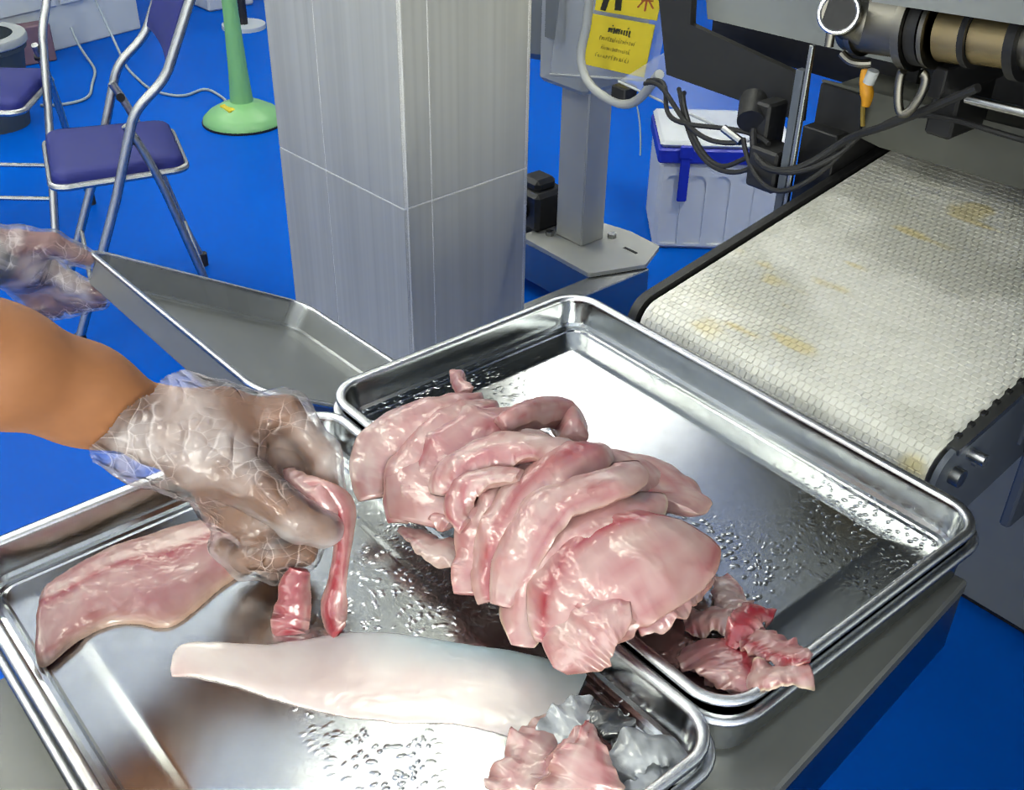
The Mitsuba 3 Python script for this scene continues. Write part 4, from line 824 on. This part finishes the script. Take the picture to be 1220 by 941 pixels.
# ------------------------------------------------------------------ folding chairs
def chair(label, C, f, full=True):
    C = np.array(C); f = np.array(f, float); f /= np.linalg.norm(f); l = np.array([f[1], -f[0]])
    t = thing('folding_chair', label, 'chair', None)
    W3 = lambda a, b, z: np.array([C[0]+a*f[0]+b*l[0], C[1]+a*f[1]+b*l[1], z])
    cor = [(-.25, .93), (-.140, .698), (-.052, .622), (.03, .40), (.19, .025)]; up = [cor[0]]
    for a, b, c_ in zip(cor, cor[1:], cor[2:]):   # straight runs joined by short bends
        a, b, c_ = map(np.array, (a, b, c_)); p0 = b+(a-b)/np.linalg.norm(a-b)*.035; p2 = b+(c_-b)/np.linalg.norm(c_-b)*.035
        up += [tuple((1-u)**2*p0+2*u*(1-u)*b+u*u*p2) for u in np.linspace(0, 1, 7)]
    up.append(cor[-1])
    for s in (-1, 1):
        put(t, 'front_leg', tube([W3(a, s*.20, z) for a, z in up], .0125, sides=12, smooth=False), 'chrome_tube')
        put(t, 'rear_leg', tube([W3(-.028, s*.178, .585), W3(-.073, s*.178, .475), W3(-.115, s*.178, .32), W3(-.195, s*.178, .025)], .011, n=24, sides=12), 'chrome_tube')
        put(t, 'foot', cyl(W3(.187, s*.20, 0), W3(.187, s*.20, .04), .0155, 14), 'black_rubber'); put(t, 'foot', cyl(W3(-.197, s*.178, 0), W3(-.197, s*.178, .04), .014, 14), 'black_rubber')
        put(t, 'hinge', cyl(W3(-.045, s*.165, .545), W3(-.045, s*.185, .545), .012, 12), 'black_plastic')
    put(t, 'crossbar', tube([W3(-.16, -.178, .15), W3(-.16, .178, .15)], .007, n=4), 'chrome_tube'); put(t, 'crossbar', tube([W3(.13, -.20, .16), W3(.13, .20, .16)], .007, n=4), 'chrome_tube')
    put(t, 'crossbar', tube([W3(-.245, -.20, .925), W3(-.252, 0, .935), W3(-.245, .20, .925)], .0125, n=12), 'chrome_tube')
    pol = Polygon([(-.155, -.15), (.165, -.175), (.165, .175), (-.155, .15)]).buffer(.0)
    pol = shapely.affinity.scale(pol, .80, .80).buffer(.036, quad_segs=8)
    rings = []
    base = np.array(pol.exterior.coords[:-1])
    cen = base.mean(0)
    for sc, z in ((.93, .444), (1, .448), (1.0, .460), (.985, .470), (.94, .478), (.8, .484), (.5, .487), (.2, .488)): rings.append(np.array([W3(*(cen+(b-cen)*sc), z) for b in base]))
    m = loft(rings); m.fix_normals(); put(t, 'seat', m, 'vinyl_blue', 50, 'navy blue padded seat')
    ring = [W3(*(cen+(b-cen)*1.02), .444) for b in base]; ring.append(ring[0]); put(t, 'seat_frame', tube(ring, .0095, sides=8, smooth=False), 'chrome_tube')
    put(t, 'latch', tube([W3(-.10, -.12, .435), W3(-.05, -.10, .425)], .012, n=4), 'black_plastic')
    bv, bf = [], []
    nu, nv = 14, 8
    for side in (0, 1):
        for i in range(nu+1):
            for j in range(nv+1):
                b = -.188+.376*i/nu; z = .725+.19*j/nv; a = np.interp(z, [.70, .757, .877, .93], [-.143, -.163, -.216, -.25])+.012*(1-(b/.188)**2)*-1
                ee = max(0, 1-max(abs(b)/.188, abs((z-.82)/.095))**4)
                bv.append(W3(a+(-.006-.010*ee if side else .006+.012*ee), b, z))
    bv = np.array(bv); st = (nu+1)*(nv+1)
    mm = trimesh.convex.convex_hull(bv) if False else None
    F_ = []
    for side in (0, 1):
        for i in range(nu):
            for j in range(nv):
                a0 = side*st+i*(nv+1)+j; q4 = [a0, a0+1, a0+nv+2, a0+nv+1]; q4 = q4 if side == 0 else q4[::-1]
                F_ += [[q4[0], q4[1], q4[2]], [q4[0], q4[2], q4[3]]]
    per = [i*(nv+1) for i in range(nu)]+[nu*(nv+1)+j for j in range(nv)]+[i*(nv+1)+nv for i in range(nu, 0, -1)]+[j for j in range(nv, 0, -1)]
    for a0, b0 in zip(per, per[1:]+per[:1]): F_ += [[a0, b0, st+b0], [a0, st+b0, st+a0]]
    mm = trimesh.Trimesh(bv, F_, process=False); mm.fix_normals(); put(t, 'backrest', mm, 'vinyl_blue', 50, 'navy blue padded backrest')
    return t
chair('navy seated folding chair nearer the green fan, seen side on and whole', (-1.87, .50), (-.314, -.949))
chair('navy seated folding chair cut by the left picture edge', D['chairB'][:2], D['chairB'][2:])

# ------------------------------------------------------------------ fan, cord, cabinet, bucket
fx, fy = -3.03, 1.47
fn_ = thing('pedestal_fan', 'green pedestal fan foot and pole on the blue floor left of the tiled column', 'fan')
put(fn_, 'base', lathe([(0, 0), (.150, 0), (.162, .008), (.160, .022), (.135, .045), (.085, .072), (.045, .085), (0, .088)], 56).apply_translation([fx, fy, 0]), 'fan_green', 40)
put(fn_, 'base_ring', lathe([(.10, .0005), (.166, .0005), (.166, .008), (.10, .008), (.10, .0005)], 56).apply_translation([fx, fy, 0]), 'black_plastic', 40)
put(fn_, 'lower_pole', lathe([(0, .085), (.046, .085), (.038, .20), (.030, .42), (.029, .50), (0, .50)], 28).apply_translation([fx, fy, 0]), 'fan_green', 40)
put(fn_, 'collar', lathe([(0, .498), (.032, .498), (.032, .512), (0, .512)], 28).apply_translation([fx, fy, 0]), 'black_plastic', 40)
put(fn_, 'upper_pole', lathe([(0, .51), (.022, .51), (.022, 1.05), (0, 1.05)], 28).apply_translation([fx, fy, 0]), 'fan_lime', 40, 'lime upper pole')
put(fn_, 'switch', cat([box(fx-.03, fx+.05, fy-.085, fy-.055, .062, .078, .004)]), 'tag_yellow', label='yellow tag')
put(fn_, 'fan_head', cat([cyl([fx, fy, 1.12], [fx+.14, fy-.14, 1.12], .06, 24), cyl([fx, fy, 1.04], [fx, fy, 1.12], .03, 16)]), 'fan_green')
for r_, o_ in ((.20, .12), (.17, .10), (.12, .18), (.20, .16)):
    cc = np.array([fx+o_, fy-o_, 1.12]); s1 = np.array([.7071, .7071, 0])
    put(fn_, 'guard_ring', tube([cc+r_*(math.cos(a)*s1+math.sin(a)*np.array([0, 0, 1])) for a in np.linspace(0, 2*math.pi, 37)], .003, sides=6, smooth=False), 'chrome_tube')
k = thing('power_cord', 'pale grey cord winding over the blue floor to the green fan', 'cord')
scene[k] = mikit.ply(tube([(-4.36, 1.40, .52), (-4.30, 1.42, .30), (-4.12, 1.43, .05), (-3.98, 1.40, .008), (-3.777, 1.3635, .006), (-3.531, 1.3635, .006), (-3.452, 1.429, .006), (-3.476, 1.524, .006), (-3.393, 1.54, .006), (-3.25, 1.517, .008), (-3.20, 1.505, .008)], .0062, n=90, sides=8), 'cord_grey', smooth=True)
k = thing('power_cord', 'short pale cord curving on the floor behind the folding chair', 'cord')
scene[k] = mikit.ply(tube([(-4.40, 1.335, .10), (-4.22, 1.31, .02), (-4.00, 1.26, .007), (-3.80, 1.16, .007), (-3.66, 1.06, .007), (-3.66, .96, .007), (-3.70, .90, .007)], .0062, n=60, sides=8), 'cord_grey', smooth=True)
ca = np.array([-.24, .97]); ca /= np.linalg.norm(ca); o3 = np.array([-4.42, 1.281, 0])
c3 = np.array([ca[0], ca[1], 0]); n3 = np.array([-ca[1], ca[0], 0])
dc = thing('drawer_cabinet', 'pale grey white drawer cabinet standing far back on the left', 'cabinet')
def cp(m): return frame_place(m, o3, c3, n3, [0, 0, 1])
put(dc, 'body', cp(box(-.85, .47, .012, .55, 0, .95, .006)), 'cabinet_white')
for i, x in enumerate((-.84, -.40, .04)):
    for z0, z1 in ((.20, .42), (.43, .66), (.67, .92)):
        d_ = put(dc, 'drawer', cp(box(x, x+.42, 0, .012, z0, z1, .004)), 'cabinet_white'); put(d_, 'grip', cp(box(x+.12, x+.30, -.010, .0, z1-.05, z1-.03, .002)), 'seam_dark')
bk = thing('bucket', 'grey bucket with a pale rim at the upper left corner behind the chairs', 'bucket')
bx_, by_ = D['bucket']
put(bk, 'shell', lathe([(0, 0), (.13, 0), (.17, .30), (.18, .30), (.18, .34), (.172, .35), (.15, .35), (.145, .34), (.12, .02), (0, .015)], 44).apply_translation([bx_, by_, .0]), 'bucket_dark', 30)
put(bk, 'rim', lathe([(.140, .352), (.186, .352), (.190, .345), (.190, .325), (.186, .320), (.182, .345), (.140, .3505), (.140, .352)], 44).apply_translation([bx_, by_, .0]), 'bucket_grey', 30, 'pale rim')
k = thing('storage_box', 'small mauve box on the floor against the drawer cabinet', 'box')
scene[k] = mikit.ply(box(-4.36, -4.28, 1.00, 1.20, 0, .17, .006), 'mauve_box')
k = thing('storage_box', 'white box far behind the green fan', 'box')
scene[k] = mikit.ply(box(-4.95, -4.62, 2.15, 2.42, 0, .35, .01), 'cabinet_white')
st = thing('stand_pole', 'black pole standing behind the fan at the column edge', 'stand')
put(st, 'pole', cyl([-4.25, 2.15, .02], [-4.25, 2.15, 1.1], .022, 16), 'black_plastic'); put(st, 'base', cyl([-4.25, 2.15, 0], [-4.25, 2.15, .02], .11, 28), 'cabinet_white', label='pale base')

sc = thing('added_shade_cabinet', 'low steel cabinet added out of the picture to darken the floor right of the work table', 'cabinet')  # added out of view to keep the lower right floor dark
put(sc, 'body', box(1.04, 1.62, -.15, .80, .06, .88, .006), 'panel_grey'); put(sc, 'top', box(1.03, 1.63, -.16, .81, .88, .90, .003), 'dull_steel')
put(sc, 'plinth', box(1.07, 1.60, -.12, .78, 0, .06), 'black_rubber')
for y0 in (-.14, .33): put(sc, 'door', box(1.028, 1.04, y0+.005, y0+.46, .08, .87, .003), 'panel_grey')
